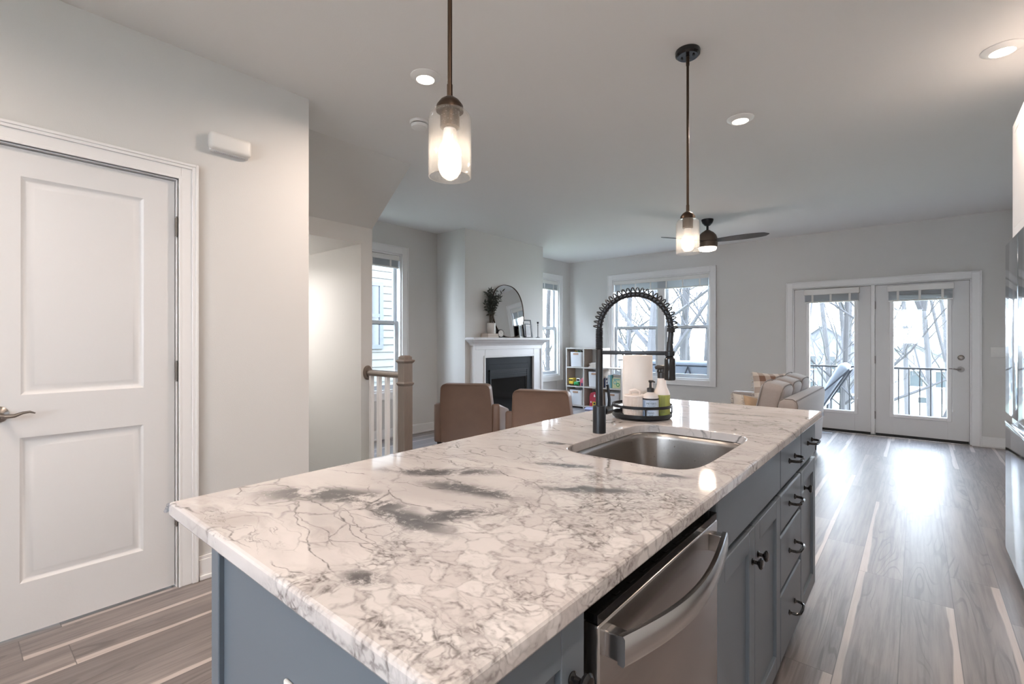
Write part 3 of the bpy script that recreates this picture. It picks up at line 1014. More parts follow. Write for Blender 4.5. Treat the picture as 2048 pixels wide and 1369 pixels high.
# ================================================================== CEILING LIGHTS
def spot_lamp(name, loc, w, size=0.12, colr=WARM):
    d = bpy.data.lights.new(name, 'AREA')
    d.shape = 'DISK'
    d.size = size
    d.energy = w
    d.color = colr
    d.spread = math.radians(165)
    o = bpy.data.objects.new(name, d)
    col.objects.link(o)
    o.location = loc
    return o
def can(x, y, label):
    o = (x, y, ZC)
    r = thing('recessed_light', label, 'ceiling light', o, 0, 'recessed ceiling lights')
    t = B(o).lathe(o, [(0.083, 0.0), (0.083, -0.004), (0.062, -0.018), (0.050, -0.020), (0.048, -0.014), (0.048, 0.0)], 36)
    obj('trim_ring', t, 'plastic', r)
    obj('lens', B(o).lathe(o, [(0.0005, -0.0175), (0.048, -0.0175), (0.048, -0.012)], 36), 'lens', r)
    l_ = spot_lamp('lamp_glow', (0, 0, -0.026), CAN_W, 0.09)
    l_.parent = r
    return r
can(-2.11, 1.75, 'recessed ceiling light left of the near pendant')
can(-0.90, 3.44, 'recessed ceiling light right of the far pendant')
can(0.335, 3.47, 'recessed ceiling light near the upper right corner above the refrigerator')
can(-2.11, -0.75, 'recessed ceiling light behind the viewer on the left')
can(-0.90, -1.2, 'unseen recessed light added behind the viewer in the middle')  # unseen extra lamp, added to light the kitchen
can(0.335, 0.2, 'unseen recessed light added above the viewer on the right')  # another out-of-view lamp added for kitchen brightness
o = (-4.85, 1.66, 2.12)  # lamp added out of view so the stairwell walls come out bright
r = thing('added_stair_light', 'unseen flush lamp added to brighten the stairwell', 'ceiling light', o)
obj('rim', B(o).lathe(o, [(0.08, 0.0), (0.08, -0.02), (0.065, -0.03), (0.06, -0.02)], 28), 'plastic', r)
obj('lens', B(o).lathe(o, [(0.0005, -0.024), (0.061, -0.024), (0.061, -0.02)], 28), 'lens', r)
l_ = spot_lamp('lamp_glow', (0, 0, -0.034), 15.0, 0.13, (1.0, 0.96, 0.92))
l_.parent = r

# smoke detector
o = (-2.582, 2.088, ZC)
r = thing('smoke_detector', 'round white smoke detector on the ceiling behind the near pendant', 'smoke detector', o)
obj('base', B(o).lathe(o, [(0.064, 0), (0.064, -0.012), (0.060, -0.016), (0.0005, -0.016)], 32), 'plastic', r)
obj('cap', B(o).lathe(o, [(0.056, -0.022), (0.052, -0.040), (0.030, -0.050), (0.0005, -0.050)], 32, cap0=True), 'plastic', r)
obj('chamber', B(o).lathe(o, [(0.050, -0.015), (0.050, -0.024)], 32), 'gap', r)

def pendant(x, y, label):
    o = (x, y, ZC)
    zt, zb = 1.868, 1.690
    r = thing('pendant_light', label, 'pendant light', o, 0, 'pendant lights above the island')
    obj('canopy', B(o).lathe(o, [(0.060, 0), (0.062, -0.006), (0.060, -0.022), (0.050, -0.030), (0.0005, -0.030)], 32), 'gloss_black', r)
    for dx in (-0.03, 0.03):
        obj('canopy_screw', B(o).lathe((x + dx, y, ZC - 0.029), [(0.0055, 0), (0.0055, -0.006), (0.003, -0.010), (0.0005, -0.010)], 12), 'gloss_black', r)
    s = B(o).tube([(x, y, ZC - 0.03), (x, y, 1.93)], 0.0063, 14)
    s.lathe((x, y, 0), [(0.0085, ZC - 0.075), (0.0085, ZC - 0.03)], 14, cap0=True)
    s.lathe((x, y, 0), [(0.0078, 1.900), (0.0078, 1.94)], 14, cap0=True, cap1=True)
    obj('stem', s, 'bronze', r)
    obj('fitter', B(o).lathe((x, y, 0), [(0.0005, 1.908), (0.012, 1.906), (0.026, 1.896), (0.036, 1.882), (0.037, 1.868), (0.0005, 1.868)], 28), 'bronze', r)
    obj('socket', B(o).lathe((x, y, 0), [(0.026, 1.868), (0.026, 1.824), (0.020, 1.820), (0.0005, 1.820)], 24), 'bronze', r)
    R = 0.0575
    prof = [(R, zb), (R, zt - 0.022), (R - 0.004, zt - 0.010), (R - 0.012, zt - 0.002), (0.028, zt), (0.028, zt - 0.003), (R - 0.013, zt - 0.005), (R - 0.0065, zt - 0.012), (R - 0.003, zt - 0.022), (R - 0.003, zb), (R, zb)]
    obj('glass_shade', B(o).lathe((x, y, 0), prof, 40), 'shade', r)
    bb = B(o).lathe((x, y, 0), [(0.014, 1.826), (0.017, 1.818), (0.0195, 1.79), (0.025, 1.775)], 24)
    bl = obj('bulb_collar', bb, 'bulb_base', r)
    bp = [(0.025, 1.775), (0.0295, 1.763), (0.031, 1.750), (0.029, 1.737), (0.022, 1.726), (0.011, 1.720), (0.0005, 1.719)]
    obj('bulb', B(o).lathe((x, y, 0), bp, 24), 'bulb', r)
    return r
pendant(-0.965, 0.885, 'near glass pendant lamp with its stem running out of the frame top')
pendant(-0.895, 2.46, 'far glass pendant lamp hanging whole from its black ceiling canopy')

# ceiling fan
o = (-1.966, 6.07, ZC)
x, y = o[0], o[1]
r = thing('ceiling_fan', 'bronze three-blade ceiling fan with lit lens beyond the far pendant', 'ceiling fan', o)
obj('canopy', B(o).lathe(o, [(0.070, 0), (0.070, -0.012), (0.058, -0.045), (0.035, -0.072), (0.022, -0.080), (0.0005, -0.080)], 32), 'matte_black', r)
obj('downrod', B(o).lathe((x, y, 0), [(0.014, ZC - 0.08), (0.014, 2.60), (0.026, 2.585), (0.030, 2.575)], 18), 'matte_black', r)
obj('motor_housing', B(o).lathe((x, y, 0), [(0.024, 2.60), (0.040, 2.588), (0.072, 2.567), (0.100, 2.535), (0.113, 2.50), (0.117, 2.465), (0.117, 2.455), (0.112, 2.452), (0.117, 2.449), (0.116, 2.41), (0.113, 2.39), (0.108, 2.386), (0.0005, 2.386)], 40, cap0=True), 'fan_bronze', r)
obj('light_lens', B(o).lathe((x, y, 0), [(0.106, 2.388), (0.106, 2.372), (0.096, 2.352), (0.06, 2.342), (0.0005, 2.340)], 36), 'fan_lens', r)
for k in range(3):
    a = math.radians(0.5 + 120 * k)
    bl = B()
    n = 14
    rs = []
    for i in range(n + 1):
        t = i / n
        rad = 0.10 + 0.585 * t
        hw = (0.030 + 0.040 * math.sin(PI * min(1, t * 0.72 + 0.10))) * (1 if t < 0.86 else math.sqrt(max(0.02, 1 - ((t - 0.86) / 0.14) ** 2)))
        tw = -math.radians(15) * (1 - 0.35 * t)
        ring = []
        for sx, sz in ((-1, -0.003), (1, -0.003), (1, 0.003), (-1, 0.003)):
            yy = sx * hw
            p = Vector((rad, yy * math.cos(tw) - sz * math.sin(tw), yy * math.sin(tw) + sz))
            p = Matrix.Rotation(a, 3, 'Z') @ p
            ring.append(p + Vector((0, 0, 2.462 - ZC)))
        rs.append(ring)
    bl.rings(rs)
    obj('blade', bl, 'blade', r, 0.0015)
dl = bpy.data.lights.new('fan_glow', 'POINT')
dl.energy = 9
dl.color = WARM
dl.shadow_soft_size = 0.08
lo = bpy.data.objects.new('fan_glow', dl)
col.objects.link(lo)
lo.parent = r
lo.location = (0, 0, 2.25 - ZC)
lo.location = (0, 0, 2.325 - ZC)

# ================================================================== ISLAND
FX = -0.362          # plane of door and drawer fronts
CX_ = -0.381         # carcass front
BX = -1.010          # island back
Z0, ZT = 0.10, 0.884
def shaker(b, y0, y1, z0, z1, x=FX, t=0.019, rail=0.058, flat=False):
    if flat:
        return b.box((x - t, y0, z0), (x, y1, z1))
    b.box((x - t, y0, z0), (x, y0 + rail, z1))
    b.box((x - t, y1 - rail, z0), (x, y1, z1))
    b.box((x - t, y0 + rail, z0), (x, y1 - rail, z0 + rail))
    b.box((x - t, y0 + rail, z1 - rail), (x, y1 - rail, z1))
    b.box((x - t, y0 + rail, z0 + rail), (x - 0.010, y1 - rail, z1 - rail))
    return b
def knob(y, z, parent, o):
    obj('knob', B(o).lathe((FX, y, z), [(0.009, 0), (0.010, 0.002), (0.0055, 0.006), (0.005, 0.014), (0.010, 0.017), (0.0155, 0.021), (0.0165, 0.025), (0.012, 0.029), (0.0005, 0.030)], 20, 'x'), 'gloss_black', parent)
def pull(y, z, parent, o):
    h = 0.052
    p = B(o)
    for s in (-1, 1):
        p.lathe((FX, y + s * h, z), [(0.010, 0), (0.010, 0.003), (0.006, 0.006), (0.0045, 0.012), (0.0045, 0.022)], 4, 'x', True)
    p.tube([(FX + 0.012, y - h, z), (FX + 0.024, y - h * 0.97, z), (FX + 0.034, y - h * 0.70, z - 0.001), (FX + 0.036, y, z - 0.001), (FX + 0.034, y + h * 0.70, z - 0.001), (FX + 0.024, y + h * 0.97, z), (FX + 0.012, y + h, z)], 0.0052, 8)
    obj('pull', p, 'gloss_black', parent)
def cabinet(name, label, y0, y1, hollow=False):
    o = (FX, (y0 + y1) / 2, 0)
    r = thing(name, label, 'cabinet', o, 0, 'grey blue island cabinets')
    c = B(o)
    t = 0.018
    if hollow:
        c.box((BX + 0.02, y0, Z0), (CX_, y0 + t, ZT))
        c.box((BX + 0.02, y1 - t, Z0), (CX_, y1, ZT))
        c.box((BX + 0.02, y0, Z0), (CX_, y1, Z0 + t))
        c.box((BX + 0.02, y0, Z0), (BX + 0.04, y1, ZT))
        c.box((CX_ - 0.02, y0, 0.70), (CX_, y1, 0.735))
        c.box((CX_ - 0.02, y0, ZT - 0.03), (CX_, y1, ZT))
        c.box((CX_ - 0.02, (y0 + y1) / 2 - 0.02, Z0), (CX_, (y0 + y1) / 2 + 0.02, 0.70))
    else:
        c.box((BX + 0.02, y0, Z0), (CX_, y1, ZT))
    obj('carcass', c, 'cab', r, 0.001)
    obj('toe_kick', B(o).box((BX + 0.02, y0, 0.0005), (-0.44, y1, Z0)), 'kick', r)
    return r, o
G_ = 0.0035
# near cabinet with the end panel
r, o = cabinet('base_cabinet', 'grey blue narrow cabinet at the near end of the island left of the dishwasher', 0.345, 0.597)
d = obj('door', shaker(B(o), 0.350, 0.590, 0.115, 0.868), 'cab', r, 0.002)
knob(0.557, 0.785, d, o)
e = B(o).box((BX, 0.335, 0.0005), (CX_, 0.345, ZT))
e.box((BX, 0.325, 0.0005), (BX + 0.035, 0.345, ZT))
e.box((CX_ - 0.035, 0.325, 0.0005), (CX_, 0.345, ZT))
e.box((BX + 0.035, 0.325, 0.0005), (CX_ - 0.035, 0.335, 0.10))
obj('end_panel', e, 'cab', r, 0.002)
# sink base
r, o = cabinet('sink_cabinet', 'grey blue island cabinet with two doors under the sink', 1.186, 1.884, True)
obj('false_front', shaker(B(o), 1.190, 1.880, 0.725, 0.866, flat=True), 'cab', r, 0.004)
d = obj('door', shaker(B(o), 1.190, 1.5335, 0.115, 0.703), 'cab', r, 0.002)
knob(1.505, 0.61, d, o)
d = obj('door', shaker(B(o), 1.5365, 1.880, 0.115, 0.703), 'cab', r, 0.002)
knob(1.568, 0.61, d, o)
# drawer base
r, o = cabinet('drawer_cabinet', 'grey blue island cabinet with four drawers right of the sink doors', 1.884, 2.273)
for z0, z1 in ((0.725, 0.866), (0.572, 0.703), (0.370, 0.556), (0.115, 0.350)):
    d = obj('drawer', shaker(B(o), 1.888, 2.269, z0, z1, flat=True), 'cab', r, 0.005)
    pull(2.080, (z0 + z1) / 2 + 0.004, d, o)
# end cabinet
r, o = cabinet('base_cabinet', 'grey blue cabinet with drawer over door at the far end of the island', 2.273, 2.640)
d = obj('drawer', shaker(B(o), 2.277, 2.636, 0.725, 0.866, flat=True), 'cab', r, 0.005)
pull(2.475, 0.80, d, o)
d = obj('door', shaker(B(o), 2.277, 2.636, 0.115, 0.703), 'cab', r, 0.002)
knob(2.345, 0.625, d, o)
# back panel of the island
b = B((-1.0, 1.5, 0)).box((BX, 0.346, 0.0005), (BX + 0.018, 2.640, ZT))
for k in range(5):
    yy = 0.35 + k * 0.5675
    b.box((BX - 0.008, yy, 0.0005), (BX + 0.001, yy + 0.02, ZT))
tag(obj('island_back_panel', b, 'cab', None, 0.001), 'grey blue panel closing the seating side of the island', 'panel')

# dishwasher
y0, y1 = 0.602, 1.182
o = (FX, 0.89, 0)
DX = FX + 0.004
r = thing('dishwasher', 'stainless steel dishwasher with bowed handle built into the island', 'dishwasher', o)
obj('tub', B(o).box((BX + 0.03, y0 + 0.01, 0.06), (CX_ - 0.006, y1 - 0.01, 0.866)), 'gap', r)
obj('door', B(o).rbox((CX_ - 0.004, y0 + 0.022, 0.115), (DX, y1 - 0.004, 0.826), 0.004, 3), 'steel', r)
cp = B(o).box((CX_ - 0.004, y0 + 0.022, 0.828), (DX - 0.002, y1 - 0.004, 0.842))
for k in range(9):
    yy = y0 + 0.09 + k * 0.05
    cp.box((DX - 0.016, yy, 0.842), (DX - 0.008, yy + 0.016, 0.8432))
obj('control_strip', cp, 'gloss_black', r, 0.002)
h = B(o)
n = 18
rs = []
ya, yb = 0.640, 1.140
for i in range(n + 1):
    t = i / n
    yy = ya + (yb - ya) * t
    bow = math.sin(PI * t)
    xo = DX + 0.034 + 0.026 * bow
    dz = -0.016 * bow
    rs.append([(xo - 0.012, yy, 0.772 + dz), (xo - 0.003, yy, 0.770 + dz), (xo, yy, 0.775 + dz), (xo, yy, 0.812 + dz), (xo - 0.003, yy, 0.816 + dz), (xo - 0.012, yy, 0.815 + dz)])
h.rings(rs)
hd = obj('handle', h, 'bright_steel', r, 0.0, smooth=40)
for yy in (ya, yb - 0.026):
    obj('handle_mount', B(o).box((DX - 0.001, yy + 0.0012, 0.774), (DX + 0.030, yy + 0.0245, 0.813)), 'bright_steel', hd, 0.002)
obj('toe_panel', B(o).box((-0.43, y0, 0.0005), (-0.42, y1, 0.11)), 'gap', r)

# outlet in the island end
o = (-0.69, 0.335, 0.69)
r = thing('wall_outlet', 'white outlet plate on the near blue end of the island', 'outlet', o)
obj('plate', B(o).rbox((-0.725, 0.3285, 0.625), (-0.655, 0.3347, 0.742), 0.003, 2), 'plastic', r)
for z in (0.66, 0.705):
    obj('socket', B(o).box((-0.707, 0.327, z - 0.014), (-0.673, 0.3287, z + 0.014)), 'plastic', r, 0.002)

# worktop with the sink cut-out
WX0, WX1, WY0, WY1 = -1.185, -0.339, 0.303, 2.668
WZ0, WZ1 = 0.884, 0.914
SXc, SYc, SA, SB = -0.640, 1.520, 0.208, 0.305
SN = 6.0
def sup(a, A, Bb, n=SN):
    c, s_ = abs(math.cos(a)), abs(math.sin(a))
    return ((c / A) ** n + (s_ / Bb) ** n) ** (-1.0 / n)
angs = [2 * PI * k / 96 for k in range(96)]
for cx in (WX0, WX1):
    for cy in (WY0, WY1):
        angs.append(math.atan2(cy - SYc, cx - SXc) % (2 * PI))
angs = sorted(set(angs))
def inner(off, z):
    return [(SXc + (sup(a, SA + off, SB + off)) * math.cos(a), SYc + (sup(a, SA + off, SB + off)) * math.sin(a), z) for a in angs]
def outer(ins, z):
    r_ = []
    for a in angs:
        c, s_ = math.cos(a), math.sin(a)
        tx = ((WX1 if c > 0 else WX0) - SXc) / c if abs(c) > 1e-9 else 1e9
        ty = ((WY1 if s_ > 0 else WY0) - SYc) / s_ if abs(s_) > 1e-9 else 1e9
        t = min(tx, ty)
        px, py = SXc + c * t, SYc + s_ * t
        px = min(max(px, WX0 + ins), WX1 - ins)
        py = min(max(py, WY0 + ins), WY1 - ins)
        r_.append((px, py, z))
    return r_
b = B()
b.rings([inner(0, WZ0), inner(0, WZ1 - 0.003), inner(0.001, WZ1 - 0.001), inner(0.003, WZ1), outer(0.007, WZ1), outer(0.0028, WZ1 - 0.0018), outer(0.0006, WZ1 - 0.005), outer(0, WZ1 - 0.009),
         outer(0, WZ0 + 0.004), outer(0.0015, WZ0 + 0.001), outer(0.004, WZ0), inner(0, WZ0)], True, False, False)
top = obj('worktop', b, 'stone', None, smooth=14)
# keep the veining fixed to the room
tag(top, 'white quartzite island worktop with grey veins', 'worktop')

# sink
o = (SXc, SYc, 0.68)
r = thing('kitchen_sink', 'stainless steel undermount sink set into the white island worktop', 'sink', o)
def bowl(off, z):
    return [(SXc + sup(a, SA + off, SB + off, 4.5) * math.cos(a), SYc + sup(a, SA + off, SB + off, 4.5) * math.sin(a), z) for a in angs]
b = B(o)
b.rings([bowl(0.022, 0.8835), bowl(0.010, 0.8835), bowl(0.006, 0.880), bowl(0.003, 0.86), bowl(-0.004, 0.72), bowl(-0.010, 0.700), bowl(-0.024, 0.690), bowl(-0.05, 0.6865), bowl(-0.165, 0.6835), bowl(-0.168, 0.6800), bowl(-0.05, 0.683), bowl(-0.002, 0.70), bowl(0.006, 0.86), bowl(0.022, 0.8805), bowl(0.022, 0.8835)], True, False, False)
obj('bowl', b, 'steel_sink', r, smooth=45)
b = B(o).lathe((SXc, SYc, 0), [(0.0005, 0.678), (0.036, 0.679), (0.040, 0.684), (0.046, 0.6855), (0.047, 0.6845)], 32)
obj('drain', b, 'bright_steel', r)

# corner protectors on the worktop
def guard(cx, cy, sx, sy, label):
    o = (cx, cy, WZ1 - 0.02)
    b = B(o)
    for k in range(7):
        a = 2 * PI * k / 7
        q = 0.009 + 0.004 * math.sin(k * 2.3)
        b.sphere((cx + sx * (0.001 + 0.003 * math.cos(a)), cy + sy * (0.001 + 0.003 * math.cos(a + 1)), WZ1 - 0.013 + 0.007 * math.sin(a)), q * 0.38, 8)
    tag(obj('corner_guard', b, 'clear'), label, 'corner guard', 'clear corner guards')
guard(WX0, WY0, -1, -1, 'crinkled clear protector on the near left corner of the worktop')
guard(WX1, WY1, 1, 1, 'crinkled clear protector on the far right corner of the worktop')

# ---------------------------------------------------------------- faucet
fx, fy = -0.876, 1.530
o = (fx, fy, WZ1)
r = thing('kitchen_faucet', 'matte black spring-neck faucet standing beside the sink', 'faucet', o)
obj('base', B(o).lathe((fx, fy, 0), [(0.0235, 0.9142), (0.0235, 1.008), (0.022, 1.012), (0.013, 1.012)], 28), 'matte_black', r)
obj('post', B(o).lathe((fx, fy, 0), [(0.0128, 1.010), (0.0128, 1.213), (0.0115, 1.215), (0.0005, 1.215)], 24), 'matte_black', r)
def helix(path_pts, turns, rad, wire, o, n_per=14, ns=6):
    """spring wound about a path"""
    P_ = [Vector(p) for p in path_pts]
    L_ = [0.0]
    for i in range(1, len(P_)):
        L_.append(L_[-1] + (P_[i] - P_[i - 1]).length)
    def at(t):
        d_ = t * L_[-1]
        for i in range(1, len(P_)):
            if d_ <= L_[i] or i == len(P_) - 1:
                u = (d_ - L_[i - 1]) / (L_[i] - L_[i - 1])
                return P_[i - 1].lerp(P_[i], u), (P_[i] - P_[i - 1]).normalized()
    pts = []
    N = int(turns * n_per)
    side = Vector((0, 1, 0))
    for k in range(N + 1):
        p, t = at(k / N)
        u = side.cross(t).normalized()
        a = 2 * PI * k / n_per
        pts.append(p + (side * math.cos(a) + u * math.sin(a)) * rad)
    return B(o).tube(pts, wire, ns)
R_ = 0.1240
ax = fx + R_
neck = [(fx, fy, 1.21), (fx, fy, 1.25)] + [(ax - R_ * math.cos(PI * k / 28), fy, 1.285 + R_ * 1.0 * math.sin(PI * k / 28)) for k in range(29)]
tip = ax + R_
neck += [(tip - 0.001, fy, 1.26), (tip - 0.003, fy, 1.235), (tip - 0.004, fy, 1.222)]
obj('hose', B(o).tube(neck, 0.0095, 12), 'matte_black', r)
obj('tight_coil', helix([(fx, fy, 1.215), (fx, fy, 1.288)], 13, 0.0112, 0.0024, o), 'matte_black', r)
RS = R_ + 0.0055
arc = [(ax - RS * math.cos(PI * k / 40), fy, 1.287 + RS * math.sin(PI * k / 40)) for k in range(41)]
obj('spring', helix(arc, 26, 0.0162, 0.0023, o, 18), 'matte_black', r)
obj('spring_end', helix([(tip, fy, 1.289), (tip - 0.0005, fy, 1.276)], 3, 0.0125, 0.0022, o), 'matte_black', r)
obj('cone', B(o).lathe((tip - 0.004, fy, 0), [(0.0130, 1.196), (0.0125, 1.205), (0.0100, 1.240), (0.0092, 1.243)], 20), 'matte_black', r)
a_ = B(o).rbox((fx + 0.008, fy - 0.004, 1.197), (tip - 0.012, fy + 0.004, 1.211), 0.002, 2)
a_.lathe((tip - 0.004, fy, 0), [(0.0145, 1.194), (0.0160, 1.196), (0.0160, 1.210), (0.0140, 1.212)], 24, cap0=True, cap1=True)
obj('support_arm', a_, 'matte_black', r)
obj('spray_head', B(o).lathe((tip - 0.004, fy, 0), [(0.0115, 1.196), (0.0130, 1.190), (0.0175, 1.185), (0.0180, 1.178), (0.0185, 1.118), (0.0170, 1.113), (0.0130, 1.112), (0.0005, 1.114)], 28), 'gloss_black', r)
for ch in r.children:
    if ch.name.split('.')[0] in ('hose', 'spring', 'spring_end', 'cone', 'support_arm', 'spray_head'):
        ch.rotation_euler = (0, 0, math.radians(15))
hv = B(o).lathe((fx + 0.010, fy + 0.014, 0.992), [(0.0005, 0.0), (0.0150, 0.0), (0.0150, 0.044), (0.013, 0.048), (0.0005, 0.048)], 20, 'y')
hb = obj('valve', hv, 'matte_black', r)
obj('lever', B(o).tube([(fx + 0.012, fy + 0.050, 0.998), (fx + 0.012, fy + 0.052, 1.03), (fx + 0.006, fy + 0.050, 1.085)], [0.0055, 0.0048, 0.0042], 8, flat=(1.0, 0.8)), 'matte_black', hb, 0.001)

# ---------------------------------------------------------------- tray and bottles
tx, ty = -0.912, 1.958
o = (tx, ty, WZ1)
TR = 0.124
r = thing('round_tray', 'round black metal caddy tray behind the sink', 'tray', o)
obj('plate', B(o).lathe((tx, ty, 0), [(0.0005, 0.9205), (TR - 0.006, 0.9205), (TR - 0.002, 0.922), (TR, 0.925), (TR, 0.938), (TR + 0.0025, 0.938), (TR + 0.0025, 0.924), (TR - 0.004, 0.918), (0.075, 0.917), (0.0005, 0.917)], 56), 'matte_black', r)
obj('foot', B(o).lathe((tx, ty, 0), [(0.070, 0.9142), (0.070, 0.917)], 32, cap0=True), 'matte_black', r)
obj('rail', B(o).lathe((tx, ty, 0), [(TR + 0.001, 0.962), (TR + 0.001, 0.974), (TR + 0.0025, 0.974), (TR + 0.0025, 0.962), (TR + 0.001, 0.962)], 56), 'matte_black', r)
for k in range(4):
    a = math.radians(-58 + 90 * k)
    px, py = tx + (TR + 0.002) * math.cos(a), ty + (TR + 0.002) * math.sin(a)
    obj('upright', B(o).tube([(px, py, 0.934), (px, py, 0.966)], 1.0, 4, flat=(0.005, 0.0015)), 'matte_black', r)
ZS = 0.9212
x, y = -0.952, 2.000
o = (x, y, ZS)
r = thing('paper_towel_roll', 'white paper towel roll standing at the back of the black tray', 'paper towels', o)
obj('paper', B(o).lathe((x, y, 0), [(0.020, ZS), (0.064, ZS), (0.065, ZS + 0.002), (0.065, ZS + 0.257), (0.064, ZS + 0.259), (0.020, ZS + 0.259), (0.020, ZS)], 48), 'towel', r)
obj('core', B(o).lathe((x, y, 0), [(0.0195, ZS), (0.0195, ZS + 0.2585), (0.018, ZS + 0.2585), (0.018, ZS)], 24), 'card', r)
x, y = -0.910, 1.883
o = (x, y, ZS)
r = thing('ribbed_canister', 'small blush ribbed canister with lid in front of the paper towels', 'canister', o)
obj('body', B(o).lathe((x, y, 0), [(0.0005, ZS), (0.0405, ZS), (0.0435, ZS + 0.004), (0.0435, ZS + 0.088), (0.0405, ZS + 0.090)], 92, ribs=0.05), 'jar', r, smooth=12)
lid = obj('lid', B(o).lathe((x, y, 0), [(0.0440, ZS + 0.090), (0.0440, ZS + 0.094), (0.041, ZS + 0.098), (0.0005, ZS + 0.099)], 36, cap0=True), 'jar', r)
kn = B(o).tube([(x - 0.016, y - 0.006, ZS + 0.098), (x - 0.015, y - 0.006, ZS + 0.113), (x + 0.004, y, ZS + 0.118), (x + 0.020, y + 0.006, ZS + 0.112), (x + 0.021, y + 0.006, ZS + 0.098)], [0.007, 0.0075, 0.006, 0.006, 0.006], 10)
obj('loop_handle', kn, 'jar', lid)

def text_mesh(txt, size):
    cu = bpy.data.curves.new('lettering', 'FONT')
    cu.body = txt
    cu.size = size
    cu.align_x = 'CENTER'
    cu.align_y = 'CENTER'
    cu.resolution_u = 2
    to = bpy.data.objects.new('lettering', cu)
    col.objects.link(to)
    bpy.context.view_layer.update()
    me = bpy.data.meshes.new_from_object(to.evaluated_get(bpy.context.evaluated_depsgraph_get()))
    vs = [v.co.copy() for v in me.vertices]
    fs = [tuple(p.vertices) for p in me.polygons]
    bpy.data.objects.remove(to)
    bpy.data.curves.remove(cu)
    bpy.data.meshes.remove(me)
    return vs, fs
def wrap(bd, txt, size, c, R, z, ang):
    """lettering laid round a cylinder, reading left to right from outside; ang is the direction it faces"""
    vs, fs = text_mesh(txt, size)
    out = []
    for v in vs:
        a = ang + v.x / R
        out.append((c[0] + R * math.cos(a), c[1] + R * math.sin(a), z + v.y))
    return bd._add(out, fs)
# soap bottle
x, y = -0.845, 1.897
face = math.atan2(-y, -x)
o = (x, y, ZS)
r = thing('soap_bottle', 'pump bottle with pale blue printed label in the black tray', 'soap bottle', o)
obj('body', B(o).lathe((x, y, 0), [(0.0005, ZS), (0.030, ZS), (0.0325, ZS + 0.004), (0.0325, ZS + 0.092), (0.030, ZS + 0.099), (0.018, ZS + 0.107), (0.0125, ZS + 0.110), (0.0125, ZS + 0.114), (0.0005, ZS + 0.114)], 36), 'soap_body', r)
la = obj('label', B(o).lathe((x, y, 0), [(0.0328, ZS + 0.010), (0.0330, ZS + 0.0102), (0.0330, ZS + 0.080), (0.0328, ZS + 0.0802)], 48), 'label_blue', r)
lb = B(o).lathe((x, y, 0), [(0.0328, ZS + 0.0803), (0.0332, ZS + 0.0805), (0.0332, ZS + 0.087), (0.0328, ZS + 0.0872)], 48)
obj('label_band', lb, 'ink', r)
sp = B(o)
for k in range(3):
    a0 = face - 0.98 + k * 0.12
    sp.rings([[(x + 0.0333 * math.cos(a0 + i * 0.04), y + 0.0333 * math.sin(a0 + i * 0.04), z) for i in range(3)] for z in (ZS + 0.012, ZS + 0.078)], False, False, False)
obj('label_stripe', sp, 'label_stripe', r)
tx_ = B(o)
for txt, sz, zz, off in (('\u2014 Mrs. \u2014', 0.0055, 0.0745, 0.05), ("MEYER'S", 0.0115, 0.066, 0.12), ('CLEAN DAY', 0.0065, 0.0565, 0.12), ('HAND', 0.009, 0.028, 0.08), ('SOAP', 0.007, 0.019, 0.08)):
    wrap(tx_, txt, sz, (x, y), 0.0335, ZS + zz, face + off)
for zz in (0.050, 0.047, 0.044):
    tx_.rings([[(x + 0.0335 * math.cos(face - 0.28 + i * 0.16), y + 0.0335 * math.sin(face - 0.28 + i * 0.16), ZS + zz + h) for i in range(6)] for h in (0, 0.0011)], False, False, False)
obj('lettering', tx_, 'ink', r)
pm = B(o).lathe((x, y, 0), [(0.0145, ZS + 0.112), (0.0145, ZS + 0.127), (0.012, ZS + 0.129), (0.0055, ZS + 0.130), (0.0045, ZS + 0.150), (0.0075, ZS + 0.152), (0.0085, ZS + 0.158), (0.006, ZS + 0.160), (0.0005, ZS + 0.160)], 20, cap0=True)
pm.tube([(x - 0.006, y, ZS + 0.156), (x + 0.012, y - 0.002, ZS + 0.157), (x + 0.020, y - 0.003, ZS + 0.153)], [0.0045, 0.0042, 0.0032], 8)
obj('pump', pm, 'pump', r)
# spray bottle
x, y = -0.826, 1.967
face = math.atan2(-y, -x)
o = (x, y, ZS)
r = thing('spray_bottle', 'trigger spray bottle with green label in the black tray', 'spray bottle', o)
obj('body', B(o).lathe((x, y, 0), [(0.0005, ZS), (0.031, ZS), (0.0335, ZS + 0.004), (0.0335, ZS + 0.098), (0.031, ZS + 0.108), (0.022, ZS + 0.128), (0.0185, ZS + 0.145), (0.0175, ZS + 0.165), (0.0155, ZS + 0.170), (0.0005, ZS + 0.170)], 36), 'soap_body', r)
obj('label', B(o).lathe((x, y, 0), [(0.0338, ZS + 0.010), (0.0341, ZS + 0.011), (0.0341, ZS + 0.096), (0.0338, ZS + 0.097)], 48), 'label_green', r)
lt = B(o)
for k in range(5):
    a0 = face - 0.05 + k * 0.10
    lt.rings([[(x + 0.0344 * math.cos(a0 + i * 0.022), y + 0.0344 * math.sin(a0 + i * 0.022), z) for i in range(2)] for z in (ZS + 0.022, ZS + 0.092)], False, False, False)
obj('label_lines', lt, 'ink', r)
tg = B(o).lathe((x, y, 0), [(0.0175, ZS + 0.166), (0.0175, ZS + 0.190), (0.013, ZS + 0.194)], 20, cap0=True, cap1=True)
hdg = Vector((-math.cos(YAW), -math.sin(YAW), 0))
def rel(a, z):
    p = Vector((x, y, 0)) + hdg * a
    return (p.x, p.y, ZS + z)
tg.tube([rel(-0.016, 0.205), rel(-0.004, 0.210), rel(0.018, 0.212), rel(0.028, 0.210)], [0.010, 0.012, 0.009, 0.006], 8)
tg.tube([rel(-0.002, 0.190), rel(-0.002, 0.210)], 0.010, 10)
